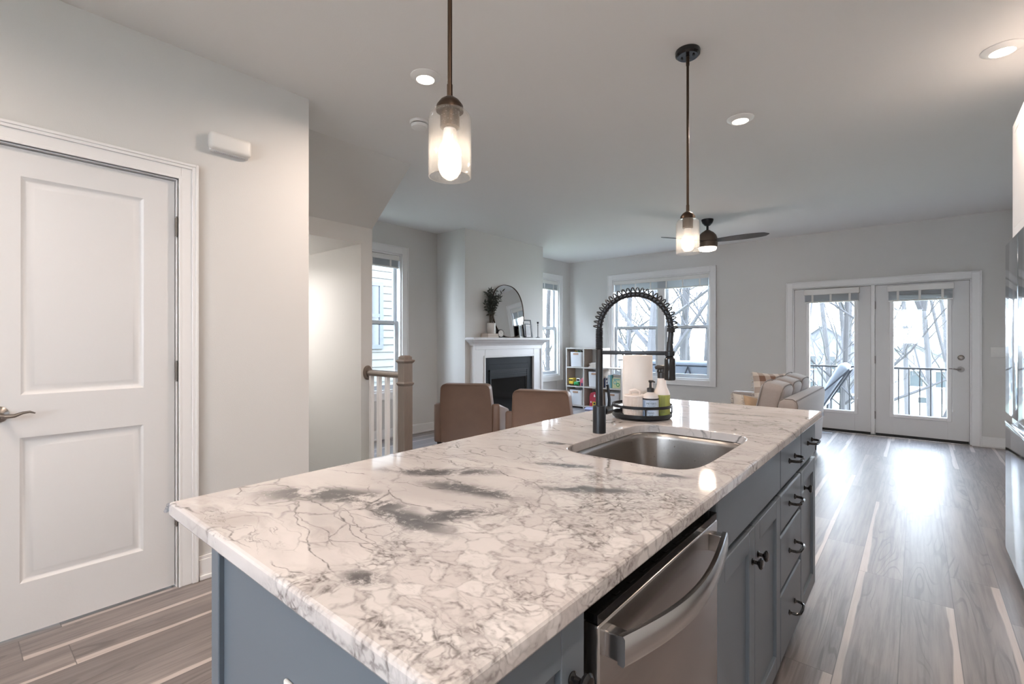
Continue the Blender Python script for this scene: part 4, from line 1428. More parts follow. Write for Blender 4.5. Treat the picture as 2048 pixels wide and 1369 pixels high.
tg.tube([rel(0.012, 0.207), rel(0.016, 0.195), rel(0.012, 0.180)], [0.005, 0.0045, 0.003], 6)
obj('trigger', tg, 'pump', r)

# ================================================================== REFRIGERATOR WALL
o = (0.75, 3.43, 0)
r = thing('refrigerator', 'tall mirror-finish steel refrigerator at the right edge', 'refrigerator', o)
obj('body', B(o).box((0.455, 2.985, 0.03), (XR - 0.03, 3.865, 1.775)), 'steel_fridge', r, 0.006)
for y0, y1 in ((2.980, 3.430), (3.438, 3.872)):
    obj('door', B(o).rbox((0.385, y0, 0.835), (0.450, y1, 1.788), 0.010, 4), 'steel_fridge', r)
obj('freezer_drawer', B(o).rbox((0.385, 2.980, 0.075), (0.450, 3.872, 0.785), 0.008, 4), 'steel_fridge', r)
obj('recessed_grip', B(o).box((0.412, 2.985, 0.786), (0.452, 3.868, 0.834)), 'gloss_black', r)
obj('grip_lip', B(o).rbox((0.383, 2.982, 0.780), (0.396, 3.870, 0.795), 0.004, 2), 'bright_steel', r)
obj('foot_grille', B(o).box((0.43, 2.99, 0.0005), (0.46, 3.86, 0.07)), 'gap', r)
o = (0.75, 3.43, 1.80)
r = thing('wall_cabinet', 'white upper cabinet above the refrigerator', 'cabinet', o)
obj('carcass', B(o).box((0.455, 2.94, 1.81), (XR - 0.001, 3.905, 2.462)), 'white_cab', r, 0.002)
for y0, y1 in ((2.945, 3.420), (3.424, 3.900)):
    d = obj('door', shaker(B(o), y0, y1, 1.815, 2.457, 0.436, 0.019), 'white_cab', r, 0.002)
    obj('knob', B(o).lathe((0.436, 3.42 + (0.035 if y0 > 3.3 else -0.035), 1.87), [(0.007, 0), (0.005, 0.012), (0.013, 0.018), (0.012, 0.025), (0.0005, 0.026)], 16, '-x'), 'gloss_black', d)

# ================================================================== STAIR RAILING
nx, ny = -3.275, 2.50
o = (nx, ny, 0)
r = thing('stair_railing', 'stained oak newel post and handrail with white balusters beside the stairs', 'railing', o)
def sq(b, c, prof):
    rs = [[(c[0] + sx * h, c[1] + sy * h, z) for sx, sy in ((-1, -1), (1, -1), (1, 1), (-1, 1))] for h, z in prof]
    return b.rings(rs)
nw = sq(B(o), (nx, ny), [(0.053, 0.0005), (0.053, 0.10), (0.047, 0.11), (0.043, 0.13), (0.043, 0.865), (0.046, 0.868), (0.053, 0.882), (0.053, 0.888), (0.046, 0.893), (0.043, 0.896), (0.043, 1.052), (0.046, 1.056), (0.056, 1.068), (0.058, 1.074), (0.056, 1.080), (0.040, 1.086), (0.040, 1.106), (0.026, 1.118)])
obj('newel_post', nw, 'oak', r, 0.0015)
pr = [(-0.030, 0.945), (-0.030, 0.958), (-0.022, 0.972), (0, 0.980), (0.022, 0.972), (0.030, 0.958), (0.030, 0.945), (0.018, 0.938), (0.018, 0.925), (-0.018, 0.925), (-0.018, 0.938)]
hr = B(o).rings([[(xx, ny + p[0], p[1]) for p in pr] for xx in (-3.810, nx - 0.042)])
obj('handrail', hr, 'oak', r)
ros = B(o).rings([[(xx, ny + q * 0.046 * math.cos(2 * PI * k / 32), 0.950 + q * 0.066 * math.sin(2 * PI * k / 32)) for k in range(32)] for xx, q in ((-3.829, 1.0), (-3.819, 1.0), (-3.812, 0.86), (-3.808, 0.80))])
obj('rosette', ros, 'oak', r)
for xx in (-3.765, -3.645, -3.525, -3.405):
    obj('baluster', B(o).box((xx - 0.017, ny - 0.017, 0.0005), (xx + 0.017, ny + 0.017, 0.93)), 'trim', r, 0.002)
obj('shoe_rail', B(o).box((-3.829, ny - 0.03, 0.0005), (nx - 0.05, ny + 0.03, 0.03)), 'trim', r, 0.003)

# ================================================================== FIREPLACE
yc = 5.32
WF = -4.566
o = (WF, yc, 0)
r = thing('fireplace', 'white mantel surround with black slate and dark firebox', 'fireplace', o)
s = B(o)
e = 0.0005
ya, yb = 4.545, 6.095
sy0, sy1, sz = 4.79, 5.87, 1.0
for a, c in ((ya + 0.004, sy0 - 0.004), (sy1 + 0.004, yb - 0.004)):
    s.box((WF + e, a, 0.002), (WF + 0.055, c, 1.166))
    s.box((WF + 0.001, a - 0.010, 0.0005), (WF + 0.066, c + 0.010, 0.14))
s.box((WF + e, sy0 - 0.002, sz + 0.004), (WF + 0.0545, sy1 + 0.002, 1.164))
s.box((WF + 0.002, ya, 0.141), (WF + 0.070, ya + 0.045, 1.170))
s.box((WF + 0.002, yb - 0.045, 0.141), (WF + 0.070, yb, 1.170))
s.box((WF + 0.003, ya + 0.046, 1.115), (WF + 0.0695, yb - 0.046, 1.1695))
s.box((WF + 0.002, sy0 - 0.03, 0.141), (WF + 0.064, sy0, sz + 0.03))
s.box((WF + 0.002, sy1, 0.141), (WF + 0.064, sy1 + 0.03, sz + 0.03))
s.box((WF + 0.003, sy0 + 0.0005, sz), (WF + 0.0635, sy1 - 0.0005, sz + 0.0295))
obj('surround', s, 'mantel', r, 0.003)
m = B(o)
prof = [(0.0, 1.170, 0.0), (0.078, 1.170, 0.008), (0.084, 1.190, 0.014), (0.100, 1.206, 0.030), (0.126, 1.222, 0.055), (0.138, 1.240, 0.068), (0.150, 1.244, 0.080), (0.156, 1.252, 0.086), (0.156, 1.270, 0.086), (0.150, 1.280, 0.080), (0.0, 1.280, 0.080)]
ring = []
for dx, z, dy in prof:
    ring.append([(WF + e, ya - dy, z), (WF + e + dx, ya - dy, z), (WF + e + dx, yb + dy, z), (WF + e, yb + dy, z)])
m.rings(ring[1:-1])
obj('mantel_shelf', m, 'mantel', r, 0.0)
sl = rect_frame(B(o), lambda u, d, z: (WF + d, u, z), sy0, sy1, 0.0005, sz, 0.10, e, 0.030, 0.03)
sl.box((WF + e, sy0 + 0.1, 0.80), (WF + 0.030, sy1 - 0.1, 0.9))
obj('slate_facing', sl, 'slate', r, 0.002)
ins = rect_frame(B(o), lambda u, d, z: (WF + d, u, z), 4.892, 5.75, 0.03, 0.83, 0.028, 0.031, 0.048)
ins.box((WF + 0.031, 4.92, 0.70), (WF + 0.040, 5.722, 0.802))
for k in range(3):
    ins.box((WF + 0.036, 4.92, 0.715 + k * 0.028), (WF + 0.050, 5.722, 0.727 + k * 0.028))
obj('insert_frame', ins, 'fire_black', r, 0.002)
obj('fire_glass', B(o).box((WF + 0.022, 4.921, 0.06), (WF + 0.026, 5.721, 0.70)), 'fire_glass', r)
lg = B(o)
for q in ((5.0, 5.62, 0.16, -0.22), (5.08, 5.55, 0.21, -0.16), (5.12, 5.5, 0.26, -0.24)):
    lg.tube([(WF + q[3], q[0], q[2]), (WF + q[3] + 0.02, (q[0] + q[1]) / 2, q[2] + 0.02), (WF + q[3], q[1], q[2])], [0.035, 0.04, 0.03], 10)
obj('log_set', lg, 'log', r)
fbx = B(o)
fbx.box((XL + 0.02, FB[0] + 0.005, FB[2] + 0.005), (WF - 0.02, FB[1] - 0.005, FB[2] + 0.06))
obj('firebox_floor', fbx, 'fire_black', r)

# ---- things on the mantel shelf
ZM = 1.2805
MX = WF + 0.001
def book(name, label, cx, cy, z, lx, ly, h, cov, group, rz=0.0, cat='book'):
    r = thing(name, label, cat, (cx, cy, z), rz, group)
    c = B()
    c.box((-lx / 2, -ly / 2, 0), (lx / 2, ly / 2, 0.003))
    c.box((-lx / 2, -ly / 2, h - 0.003), (lx / 2, ly / 2, h))
    c.box((-lx / 2, -ly / 2, 0), (-lx / 2 + 0.004, ly / 2, h))
    obj('cover', c, cov, r, 0.001)
    obj('pages', B().box((-lx / 2 + 0.004, -ly / 2 + 0.004, 0.003), (lx / 2 - 0.004, ly / 2 - 0.004, h - 0.003)), 'paper', r)
    return r
bk_x, bk_y = WF + 0.078, 4.86
book('book', 'cream book at the bottom of the pair under the ivory vase', bk_x, bk_y, ZM, 0.135, 0.225, 0.026, 'cover_cream', 'books under the vase')
book('book', 'tan book on top of the pair under the ivory vase', bk_x, bk_y - 0.004, ZM + 0.0262, 0.130, 0.215, 0.028, 'cover_tan', 'books under the vase')
zb = ZM + 0.0545
o = (bk_x, 4.885, zb)
r = thing('vase', 'ivory cylinder vase on two books on the mantel', 'vase', o)
obj('body', B(o).lathe((o[0], o[1], 0), [(0.0005, zb), (0.058, zb), (0.060, zb + 0.004), (0.060, zb + 0.142), (0.057, zb + 0.146), (0.053, zb + 0.146), (0.053, zb + 0.02), (0.0005, zb + 0.02)], 40), 'ceramic', r)
# olive branches
o = (bk_x, 4.885, zb + 0.022)
r = thing('olive_branches', 'dark olive branches standing in the ivory vase', 'branches', o)
st, lf = B(o), B(o)
rnd = random.Random(11)
for k in range(13):
    a = rnd.uniform(0, 2 * PI)
    sp_ = rnd.uniform(0.04, 0.21)
    top_z = zb + rnd.uniform(0.36, 0.64)
    if math.cos(a) < -0.2:
        sp_ = min(sp_, 0.055)
    bx, by = o[0] + 0.02 * math.cos(a), o[1] + 0.02 * math.sin(a)
    pts = []
    for i in range(7):
        t = i / 6
        q = t ** 2.2
        pts.append(Vector((bx + sp_ * 0.45 * math.cos(a) * q, by + sp_ * 1.45 * math.sin(a) * q, zb + 0.024 + (top_z - zb - 0.024) * (t ** 0.85))))
    st.tube(pts, [0.004, 0.0036, 0.0032, 0.0028, 0.0022, 0.0016, 0.001], 5)
    for i in range(34):
        t = rnd.uniform(0.50, 1.0)
        f_ = t * 6
        j = min(5, int(f_))
        p = pts[j].lerp(pts[j + 1], f_ - j)
        d_ = Vector((rnd.uniform(-0.6, 1), rnd.uniform(-1, 1), rnd.uniform(-0.35, 0.9))).normalized()
        L2 = rnd.uniform(0.045, 0.078)
        w2 = d_.cross(Vector((rnd.uniform(-1, 1), rnd.uniform(-1, 1), rnd.uniform(-1, 1)))).normalized() * L2 * 0.15
        n2 = d_.cross(w2).normalized() * 0.002
        q1 = p + d_ * L2 * 0.45
        if p.x + d_.x * L2 < WF + 0.006:
            continue
        lf._add([p, q1 + w2, p + d_ * L2, q1 - w2, q1 + n2], [(0, 1, 4), (1, 2, 4), (2, 3, 4), (3, 0, 4), (0, 3, 2, 1)])
obj('stems', st, 'stem', r)
obj('leaves', lf, 'leaf', r)
# clock
cy_ = 5.045
o = (WF + 0.100, cy_, ZM)
r = thing('desk_clock', 'small round black clock with white face on the mantel', 'clock', o, math.radians(-12))
k = B().lathe((0, 0, 0.058), [(0.0005, -0.022), (0.052, -0.022), (0.056, -0.018), (0.056, 0.016), (0.052, 0.022), (0.047, 0.022), (0.047, 0.018)], 36, 'x')
obj('case', k, 'black', r)
obj('dial', B().lathe((0, 0, 0.058), [(0.0005, 0.0185), (0.047, 0.0185)], 36, 'x'), 'dial', r)
hd = B()
for kk in range(12):
    a = 2 * PI * kk / 12
    hd.box((0.0187, 0.038 * math.sin(a) - 0.0022, 0.058 + 0.038 * math.cos(a) - 0.0045), (0.0195, 0.038 * math.sin(a) + 0.0022, 0.058 + 0.038 * math.cos(a) + 0.0045))
hd.tube([(0.0200, 0, 0.058), (0.0200, 0.018, 0.070)], 0.0014, 4)
hd.tube([(0.0200, 0, 0.058), (0.0200, -0.010, 0.088)], 0.0012, 4)
obj('hands', hd, 'ink', r)
obj('foot', B().box((-0.014, -0.03, 0), (0.014, 0.03, 0.006)), 'black', r)
# leaning oval mirror
mh, mw = 0.765, 0.345
lean = math.radians(6.0)
o = (WF + 0.094, 5.275, ZM)
r = thing('oval_mirror', 'tall oval mirror with thin dark frame leaning over the mantel', 'mirror', o)
def mp(u, v, d):
    q = Vector((d, u, v))
    q = Matrix.Rotation(-lean, 3, 'Y') @ q
    return q
def oval(sc_, d):
    ring = []
    for k in range(64):
        a = 2 * PI * k / 64
        c, s_ = math.cos(a), math.sin(a)
        n_ = 2.3
        q = (abs(c) ** n_ + abs(s_) ** n_) ** (-1 / n_)
        ring.append(mp(q * c * (mw - sc_), mh / 2 + 0.002 + q * s_ * (mh / 2 - sc_), d))
    return ring
mb = B()
mb.rings([oval(0.007, 0.004), oval(0.007, 0.011), oval(0.0, 0.011), oval(0.0, -0.010), oval(0.007, -0.010), oval(0.007, -0.004)], True, False, False)
obj('frame', mb, 'bronze', r)
obj('mirror_glass', B().rings([oval(0.0072, 0.004), oval(0.0072, -0.004)]), 'mirror', r)
# frames
def frame(name, label, cx, cy, w, h, mf, mpic, rz, lean_, wd_=0.012, matw=0.0):
    r = thing(name, label, 'picture frame', (cx, cy, ZM), rz)
    R3 = Matrix.Rotation(-lean_, 3, 'Y')
    def bx(bd, a, c):
        k0 = len(bd.v)
        bd.box(a, c)
        for i in range(k0, len(bd.v)):
            bd.v[i] = R3 @ bd.v[i] + Vector((0, 0, 0.002))
        return bd
    fb = B()
    bx(fb, (-0.007, -w / 2, 0), (0.007, -w / 2 + wd_, h))
    bx(fb, (-0.007, w / 2 - wd_, 0), (0.007, w / 2, h))
    bx(fb, (-0.007, -w / 2 + wd_, 0), (0.007, w / 2 - wd_, wd_))
    bx(fb, (-0.007, -w / 2 + wd_, h - wd_), (0.007, w / 2 - wd_, h))
    obj('frame_moulding', fb, mf, r, 0.0015)
    if matw:
        obj('mat_board', bx(B(), (-0.003, -w / 2 + wd_, wd_), (0.002, w / 2 - wd_, h - wd_)), 'mat_white', r)
    i_ = wd_ + matw
    obj('picture', bx(B(), (-0.002, -w / 2 + i_, i_), (0.0035, w / 2 - i_, h - i_)), mpic, r)
    obj('easel_leg', bx(B(), (-0.012, -0.012, 0.0), (-0.007, 0.012, h * 0.7)), mf, r)
frame('framed_picture', 'small silver frame with dark photo before the mirror', WF + 0.124, 5.485, 0.135, 0.185, 'silver', 'photo_dark', 0.35, 0.10, 0.016)
frame('framed_picture', 'small white mat frame with pale photo beside the mirror', WF + 0.128, 5.66, 0.150, 0.205, 'black', 'photo_pale', 0.05, 0.10, 0.010, 0.02)
frame('framed_picture', 'large black frame with pale print leaning beside the mirror', WF + 0.062, 5.735, 0.200, 0.275, 'black', 'photo_pale', -0.05, 0.16, 0.018, 0.03)
o = (WF + 0.095, 5.93, ZM)
r = thing('candlestick', 'slim black candlestick at the right end of the mantel', 'candlestick', o)
obj('stand', B(o).lathe((o[0], o[1], 0), [(0.0005, ZM), (0.036, ZM), (0.034, ZM + 0.006), (0.006, ZM + 0.012), (0.0045, ZM + 0.03), (0.0045, ZM + 0.185), (0.008, ZM + 0.192), (0.0045, ZM + 0.198), (0.0045, ZM + 0.215), (0.014, ZM + 0.222), (0.016, ZM + 0.245), (0.012, ZM + 0.246), (0.011, ZM + 0.228), (0.0005, ZM + 0.228)], 20), 'black', r)

# ================================================================== CUBE SHELF
SX0, SY0, SY1 = -5.00, 7.50, 7.79
CW, CH, TH = 0.372, 0.350, 0.022
o = (SX0, SY0, 0)
r = thing('cube_shelf', 'pale oak stepped cube shelf in the far left corner', 'shelf', o)
b = B(o)
ed = B(o)
heights = [3, 3, 2, 2]
def sh(a, c):
    b.box(a, c)
    ed.box((a[0] - 0.0005, SY0 - 0.001, a[2] - 0.0005), (c[0] + 0.0005, SY0 + 0.0005, c[2] + 0.0005))
ncol = 3
for i in range(ncol + 1):
    hgt = max(heights[i - 1] if i > 0 else 0, heights[i] if i < ncol else 0)
    x = SX0 + i * CW
    sh((x, SY0, 0.0005), (x + TH, SY1, 0.03 + hgt * CH + TH))
for i in range(ncol):
    for j in range(heights[i] + 1):
        x = SX0 + i * CW
        z = 0.03 + j * CH
        sh((x + TH, SY0, z), (x + CW, SY1, z + TH))
obj('boards', b, 'cube', r)
obj('edge_banding', ed, 'cube_edge', r)
def slot(i, j):
    return SX0 + i * CW + TH, 0.03 + j * CH + TH + 0.0005
def fbin(i, j, label, w=0.285, off=0.03):
    x0, z0 = slot(i, j)
    o = (x0 + off + w / 2, 7.64, z0)
    r = thing('storage_bin', label, 'bin', o, 0, 'white bins in the cube shelf')
    h = 0.272
    k = B()
    def rr(hw, hd, z, rad=0.04):
        pts = []
        for cx_, cy_, a0 in ((hw - rad, hd - rad, 0), (-hw + rad, hd - rad, PI / 2), (-hw + rad, -hd + rad, PI), (hw - rad, -hd + rad, 1.5 * PI)):
            for s_ in range(5):
                a = a0 + s_ * PI / 8
                pts.append((cx_ + rad * math.cos(a), cy_ + rad * math.sin(a), z))
        return pts
    W_, D_ = w / 2, 0.128
    k.rings([rr(W_ - 0.012, D_ - 0.012, 0), rr(W_ - 0.006, D_ - 0.006, 0.006), rr(W_, D_, h), rr(W_ - 0.005, D_ - 0.005, h), rr(W_ - 0.014, D_ - 0.014, 0.012)], True, True, True)
    obj('body', k, 'bin', r)
    obj('grip', B().box((-0.055, -D_ - 0.006, h - 0.052), (0.055, -D_ + 0.004, h - 0.020)), 'bin_wood', r, 0.004)
    return r
fbin(0, 2, 'white bin with toys showing, top left cube of the shelf', 0.262, 0.055)
fbin(1, 1, 'white bin in the middle cube of the shelf', 0.262, 0.068)
fbin(0, 0, 'white bin in the bottom left cube of the shelf', 0.285, 0.035)
fbin(2, 0, 'white bin below the picture books in the shelf', 0.285, 0.035)
# toys peeking out of the top bin
x0, z0 = slot(0, 2)
for k, (dx, mt, nm, lb_) in enumerate(((0.10, 'yellow', 'toy_ball', 'small yellow toy poking out of the top left bin'), (0.17, 'green', 'toy_ball', 'small green toy poking out of the top left bin'), (0.24, 'black', 'toy_ball', 'small black toy poking out of the top left bin'))):
    o = (x0 + dx + 0.03, 7.62, z0 + 0.262)
    b = B(o).sphere(o, 0.030, 12, 1, 1, 0.9)
    b.sphere((o[0] - 0.016, o[1] - 0.012, o[2] + 0.026), 0.012, 8)
    tag(obj('toy_ball', b, mt), lb_, 'toy', 'toys in the top bin')
# flat books
x0, z0 = slot(1, 2)
z = z0
for k, (w, d_, h, mt, lb_) in enumerate(((0.235, 0.19, 0.030, 'cover_cream', 'thick cream book at the bottom of the flat stack in the shelf'), (0.215, 0.17, 0.018, 'mat_white', 'thin white book in the middle of the flat stack in the shelf'), (0.225, 0.18, 0.020, 'cover_cream', 'cream book near the top of the flat stack in the shelf'), (0.18, 0.15, 0.014, 'mat_white', 'small white book on top of the flat stack in the shelf'))):
    book('book', lb_, x0 + 0.195 + 0.008 * (k % 2), 7.62, z, w, d_, h, mt, 'books lying flat in the cube shelf')
    z += h + 0.0005
# toy row
x0, z0 = slot(0, 1)
o = (x0 + 0.075, 7.60, z0)
r = thing('toy_bus', 'yellow toy bus on the left of the toy row in the shelf', 'toy', o)
obj('body', B().rbox((-0.048, -0.08, 0.014), (0.048, 0.08, 0.135), 0.014, 3), 'yellow', r)
wnd = B()
wnd.box((-0.036, -0.0815, 0.085), (-0.004, -0.0795, 0.115))
wnd.box((0.004, -0.0815, 0.085), (0.036, -0.0795, 0.115))
obj('windshield', wnd, 'gap', r)
obj('bumper', B().box((-0.044, -0.088, 0.018), (0.044, -0.079, 0.030)), 'black', r, 0.002)
for sx in (-0.045, 0.045):
    for sy in (-0.05, 0.05):
        obj('wheel', B().lathe((sx - 0.008, sy, 0.0185), [(0.0005, 0), (0.018, 0), (0.018, 0.016), (0.0005, 0.016)], 16, 'x'), 'black', r)
o = (x0 + 0.190, 7.595, z0)
r = thing('toy_truck', 'green toy truck with white cab in the middle of the toy row', 'toy', o)
obj('hood', B().rbox((-0.045, -0.085, 0.016), (0.045, 0.0, 0.075), 0.014, 3), 'green', r)
obj('cab', B().rbox((-0.042, -0.01, 0.016), (0.042, 0.075, 0.135), 0.010, 3), 'toy_white', r)
obj('windshield', B().box((-0.030, -0.0115, 0.085), (0.030, -0.0095, 0.120)), 'gap', r)
for sx in (-0.042, 0.042):
    for sy in (-0.055, 0.045):
        obj('wheel', B().lathe((sx - 0.008, sy, 0.0215), [(0.0005, 0), (0.021, 0), (0.021, 0.016), (0.0005, 0.016)], 16, 'x'), 'green', r)
o = (x0 + 0.298, 7.595, z0)
r = thing('toy_castle', 'pink and white toy house at the right of the toy row', 'toy', o)
obj('walls', B().rbox((-0.040, -0.05, 0.0), (0.040, 0.05, 0.100), 0.008, 2), 'pink', r)
obj('roof', B().lathe((0, 0, 0), [(0.046, 0.100), (0.030, 0.13), (0.0005, 0.165)], 16, cap0=True), 'pink', r)
obj('finial', B().sphere((0, -0.005, 0.160), 0.013, 10), 'toy_white', r)
obj('doorway', B().box((-0.016, -0.052, 0.002), (0.016, -0.0495, 0.055)), 'navy', r)
# barn
x0, z0 = slot(1, 0)
o = (x0 + 0.195, 7.62, z0)
r = thing('toy_barn', 'red toy barn with yellow door in the bottom middle cube', 'toy', o)
pts = [(-0.105, 0.0), (0.105, 0.0), (0.105, 0.17), (0.085, 0.235), (0.0, 0.265), (-0.085, 0.235), (-0.105, 0.17)]
obj('walls', B().prism(pts, 'y', -0.085, 0.085), 'red', r, 0.004)
obj('barn_door', B().box((-0.040, -0.090, 0.0), (0.040, -0.0852, 0.085)), 'yellow', r, 0.002)
obj('door_window', B().box((-0.018, -0.092, 0.04), (0.018, -0.0902, 0.07)), 'ink', r)
ow = B()
ow.lathe((0, -0.0853, 0.185), [(0.0005, 0.002), (0.016, 0.002), (0.016, 0.0)], 16, '-y')
ow.prism([(-0.012, 0.19), (0.012, 0.19), (0.0, 0.225)], 'y', -0.0875, -0.0853)
for sx in (-0.072, 0.072):
    ow.box((sx - 0.01, -0.0872, 0.06), (sx + 0.01, -0.0853, 0.09))
obj('white_ornament', ow, 'toy_white', r)
# picture books standing in the right column
x0, z0 = slot(2, 1)
def stand_book(label, x, w, h, d_, mt, spot=None, rz=0.0):
    o = (x, 7.63, z0)
    r = thing('picture_book', label, 'book', o, rz, 'picture books standing in the shelf')
    c = B()
    c.box((-w / 2, -d_ / 2, 0), (-w / 2 + 0.003, d_ / 2, h))
    c.box((w / 2 - 0.003, -d_ / 2, 0), (w / 2, d_ / 2, h))
    c.box((-w / 2, -d_ / 2, 0), (w / 2, -d_ / 2 + 0.003, h))
    obj('cover', c, mt, r, 0.001)
    obj('pages', B().box((-w / 2 + 0.003, -d_ / 2 + 0.003, 0.004), (w / 2 - 0.003, d_ / 2 - 0.004, h - 0.004)), 'paper', r)
    if spot:
        q = B()
        for (ux, uz, s1, s2) in spot[1]:
            q.box((ux - s1, -d_ / 2 - 0.0015, uz - s2), (ux + s1, -d_ / 2 - 0.0003, uz + s2))
        obj('cover_print', q, spot[0], r)
stand_book('navy book at the left of the standing picture books', x0 + 0.022, 0.030, 0.165, 0.18, 'navy')
stand_book('white spined picture book with dark print beside the navy one', x0 + 0.066, 0.046, 0.20, 0.18, 'mat_white', ('navy', [(0, 0.15, 0.014, 0.02), (0.005, 0.09, 0.01, 0.022), (-0.004, 0.04, 0.012, 0.012)]))
stand_book('sky blue picture book beside the white spined one', x0 + 0.113, 0.040, 0.225, 0.18, 'sky_cover', ('mat_white', [(0, 0.14, 0.006, 0.05)]))
stand_book('teal picture book left of the pale lime one', x0 + 0.149, 0.026, 0.228, 0.18, 'teal')
# pale lime boxed set, front cover facing out
o = (x0 + 0.252, 7.62, z0)
r = thing('picture_book', 'pale lime picture book facing out at the right of the shelf', 'book', o, 0, 'picture books standing in the shelf')
obj('cover', B().box((-0.085, -0.07, 0), (0.085, 0.07, 0.17)), 'lime', r, 0.002)
q = B().lathe((-0.03, -0.0702, 0.105), [(0.022, 0.0), (0.022, 0.0015), (0.035, 0.0015), (0.035, 0.0)], 20, '-y')
q.box((-0.06, -0.0715, 0.145), (0.06, -0.0702, 0.160))
obj('cover_print', q, 'teal', r)
q = B().lathe((0.025, -0.0702, 0.065), [(0.020, 0.0), (0.020, 0.0018), (0.033, 0.0018), (0.033, 0.0)], 20, '-y')
obj('cover_ring', q, 'green', r)
for k, (mt, dz, lb_) in enumerate((('green', 0.171, 'green book lying on the pale lime picture book'), ('navy', 0.205, 'dark blue book at the top of the picture book pile'))):
    book('book', lb_, o[0], 7.62, z0 + dz, 0.15, 0.13, 0.032, mt, 'books lying flat in the cube shelf')
# lavender block on the floor
o = (-4.37, 7.36, 0)
b = B(o).rbox((-4.48, 7.30, 0.0005), (-4.26, 7.42, 0.055), 0.02, 3)
b.rbox((-4.45, 7.325, 0.055), (-4.29, 7.395, 0.062), 0.003, 2)
tag(obj('toy_block', b, 'lavender'), 'lavender toy block on the floor before the cube shelf', 'toy')

# ================================================================== ARMCHAIRS
def armchair(label, cx, cy, rz):
    r = thing('armchair', label, 'armchair', (cx, cy, 0), rz, 'tan leather armchairs')
    # back: seen from behind, rounded top corners
    n = 22
    def backring(y, ins, top):
        pts = []
        hw0, hw1 = 0.292 - ins, 0.275 - ins
        rad = 0.055
        pts.append((-hw0, y, 0.115 + ins))
        pts.append((-hw0, y, 0.50))
        for k in range(7):
            a = PI - k * PI / 12
            pts.append((-hw1 + rad + rad * math.cos(a), y, top - ins - rad + rad * math.sin(a)))
        for k in range(7):
            a = PI / 2 - k * PI / 12
            pts.append((hw1 - rad + rad * math.cos(a), y, top - ins - rad + rad * math.sin(a)))
        pts.append((hw0, y, 0.50))
        pts.append((hw0, y, 0.115 + ins))
        return pts
    k = B()
    def tilt(ring):
        return [(p[0], p[1] - max(0, p[2] - 0.25) * 0.13, p[2]) for p in ring]
    k.rings([tilt(backring(-0.320, 0.014, 0.762)), tilt(backring(-0.326, 0.004, 0.768)), tilt(backring(-0.315, 0.0, 0.770)), tilt(backring(-0.21, 0.0, 0.772)), tilt(backring(-0.17, 0.012, 0.765)), tilt(backring(-0.155, 0.04, 0.745))])
    bk = obj('backrest', k, 'leather', r, smooth=60)
    w_ = B().tube([Vector(p) + Vector((0, -0.002, 0)) for p in tilt(backring(-0.325, 0.004, 0.769))[1:-1]], 0.0045, 6)
    obj('piping', w_, 'leather', bk)
    for s in (-1, 1):
        k = B().rbox((s * 0.280, -0.330, 0.115), (s * 0.372, 0.29, 0.552), 0.026, 4)
        for v in k.v:
            if v.z > 0.4:
                v.z -= max(0.0, v.y + 0.15) * 0.30
        am = obj('arm', k, 'leather', r)
        obj('arm_seam', B().tube([(s * 0.285, -0.331, 0.14), (s * 0.285, -0.333, 0.51), (s * 0.30, -0.325, 0.542)], 0.0035, 6), 'leather', am)
    obj('seat_frame', B().rbox((-0.285, -0.29, 0.115), (0.285, 0.275, 0.29), 0.02, 3), 'leather', r)
    obj('seat_cushion', B().rbox((-0.275, -0.17, 0.29), (0.275, 0.295, 0.435), 0.05, 4), 'leather', r)
    for sx in (-1, 1):
        for sy in (-0.285, 0.245):
            obj('leg', B().rings([[(sx * 0.315 + a * q, sy + c * q, z) for a, c in ((-1, -1), (1, -1), (1, 1), (-1, 1))] for q, z in ((0.017, 0.0005), (0.024, 0.117))]), 'leg', r)
    return r
def from_back(px, py, rz, d=0.33):
    return px - d * math.sin(rz), py + d * math.cos(rz)
rz1, rz2 = math.radians(31), math.radians(22)
x, y = from_back(-3.76, 3.69, rz1)
armchair('tan leather armchair nearer the stair railing, before the firebox', x, y, rz1)
x, y = from_back(-2.73, 3.68, rz2)
armchair('tan leather armchair nearer the faucet, right of the other one', x, y, rz2)

# ================================================================== SOFA
o = (-1.25, 5.6, 0)
r = thing('sofa', 'beige grey upholstered sofa seen from its end beyond the island', 'sofa', o)
ys0, ys1 = 4.76, 6.46
SH = -0.135
obj('seat_base', B(o).rbox((-1.74, ys0 + 0.02, 0.12), (-0.92, ys1 - 0.02, 0.31), 0.03, 3), 'linen', r)
bk = B(o)
rs = []
prof = [(-0.70, 0.12), (-0.685, 0.14), (-0.668, 0.45), (-0.652, 0.70), (-0.660, 0.735), (-0.690, 0.755), (-0.760, 0.757), (-0.795, 0.735), (-0.805, 0.70), (-0.83, 0.32), (-0.83, 0.12)]
cxp = sum(p[0] for p in prof) / len(prof)
prof = [(p[0] + SH, p[1] - 0.03 if p[1] > 0.5 else p[1]) for p in prof]
cxp += SH
czp = sum(p[1] for p in prof) / len(prof)
for yy, q in ((ys0, 0.80), (ys0 + 0.008, 0.90), (ys0 + 0.03, 0.985), (ys0 + 0.06, 1.0), (ys1 - 0.06, 1.0), (ys1 - 0.03, 0.985), (ys1 - 0.008, 0.90), (ys1, 0.80)):
    rs.append([(cxp + (p[0] - cxp) * q, yy, max(0.12, czp + (p[1] - czp) * (1 - (1 - q) * 0.35))) for p in prof])
bk.rings(rs)
bko = obj('backrest', bk, 'linen', r, smooth=55)
obj('welt', B(o).tube([(-0.664 + SH, ys0 + 0.05 + (ys1 - ys0 - 0.1) * k / 12, 0.713) for k in range(13)], 0.006, 6), 'welt', bko)
obj('welt', B(o).tube([(cxp + (p[0] - cxp) * 0.985, ys0 + 0.028, czp + (p[1] - czp) * 0.998) for p in prof[1:-2]], 0.006, 6), 'welt', bko)
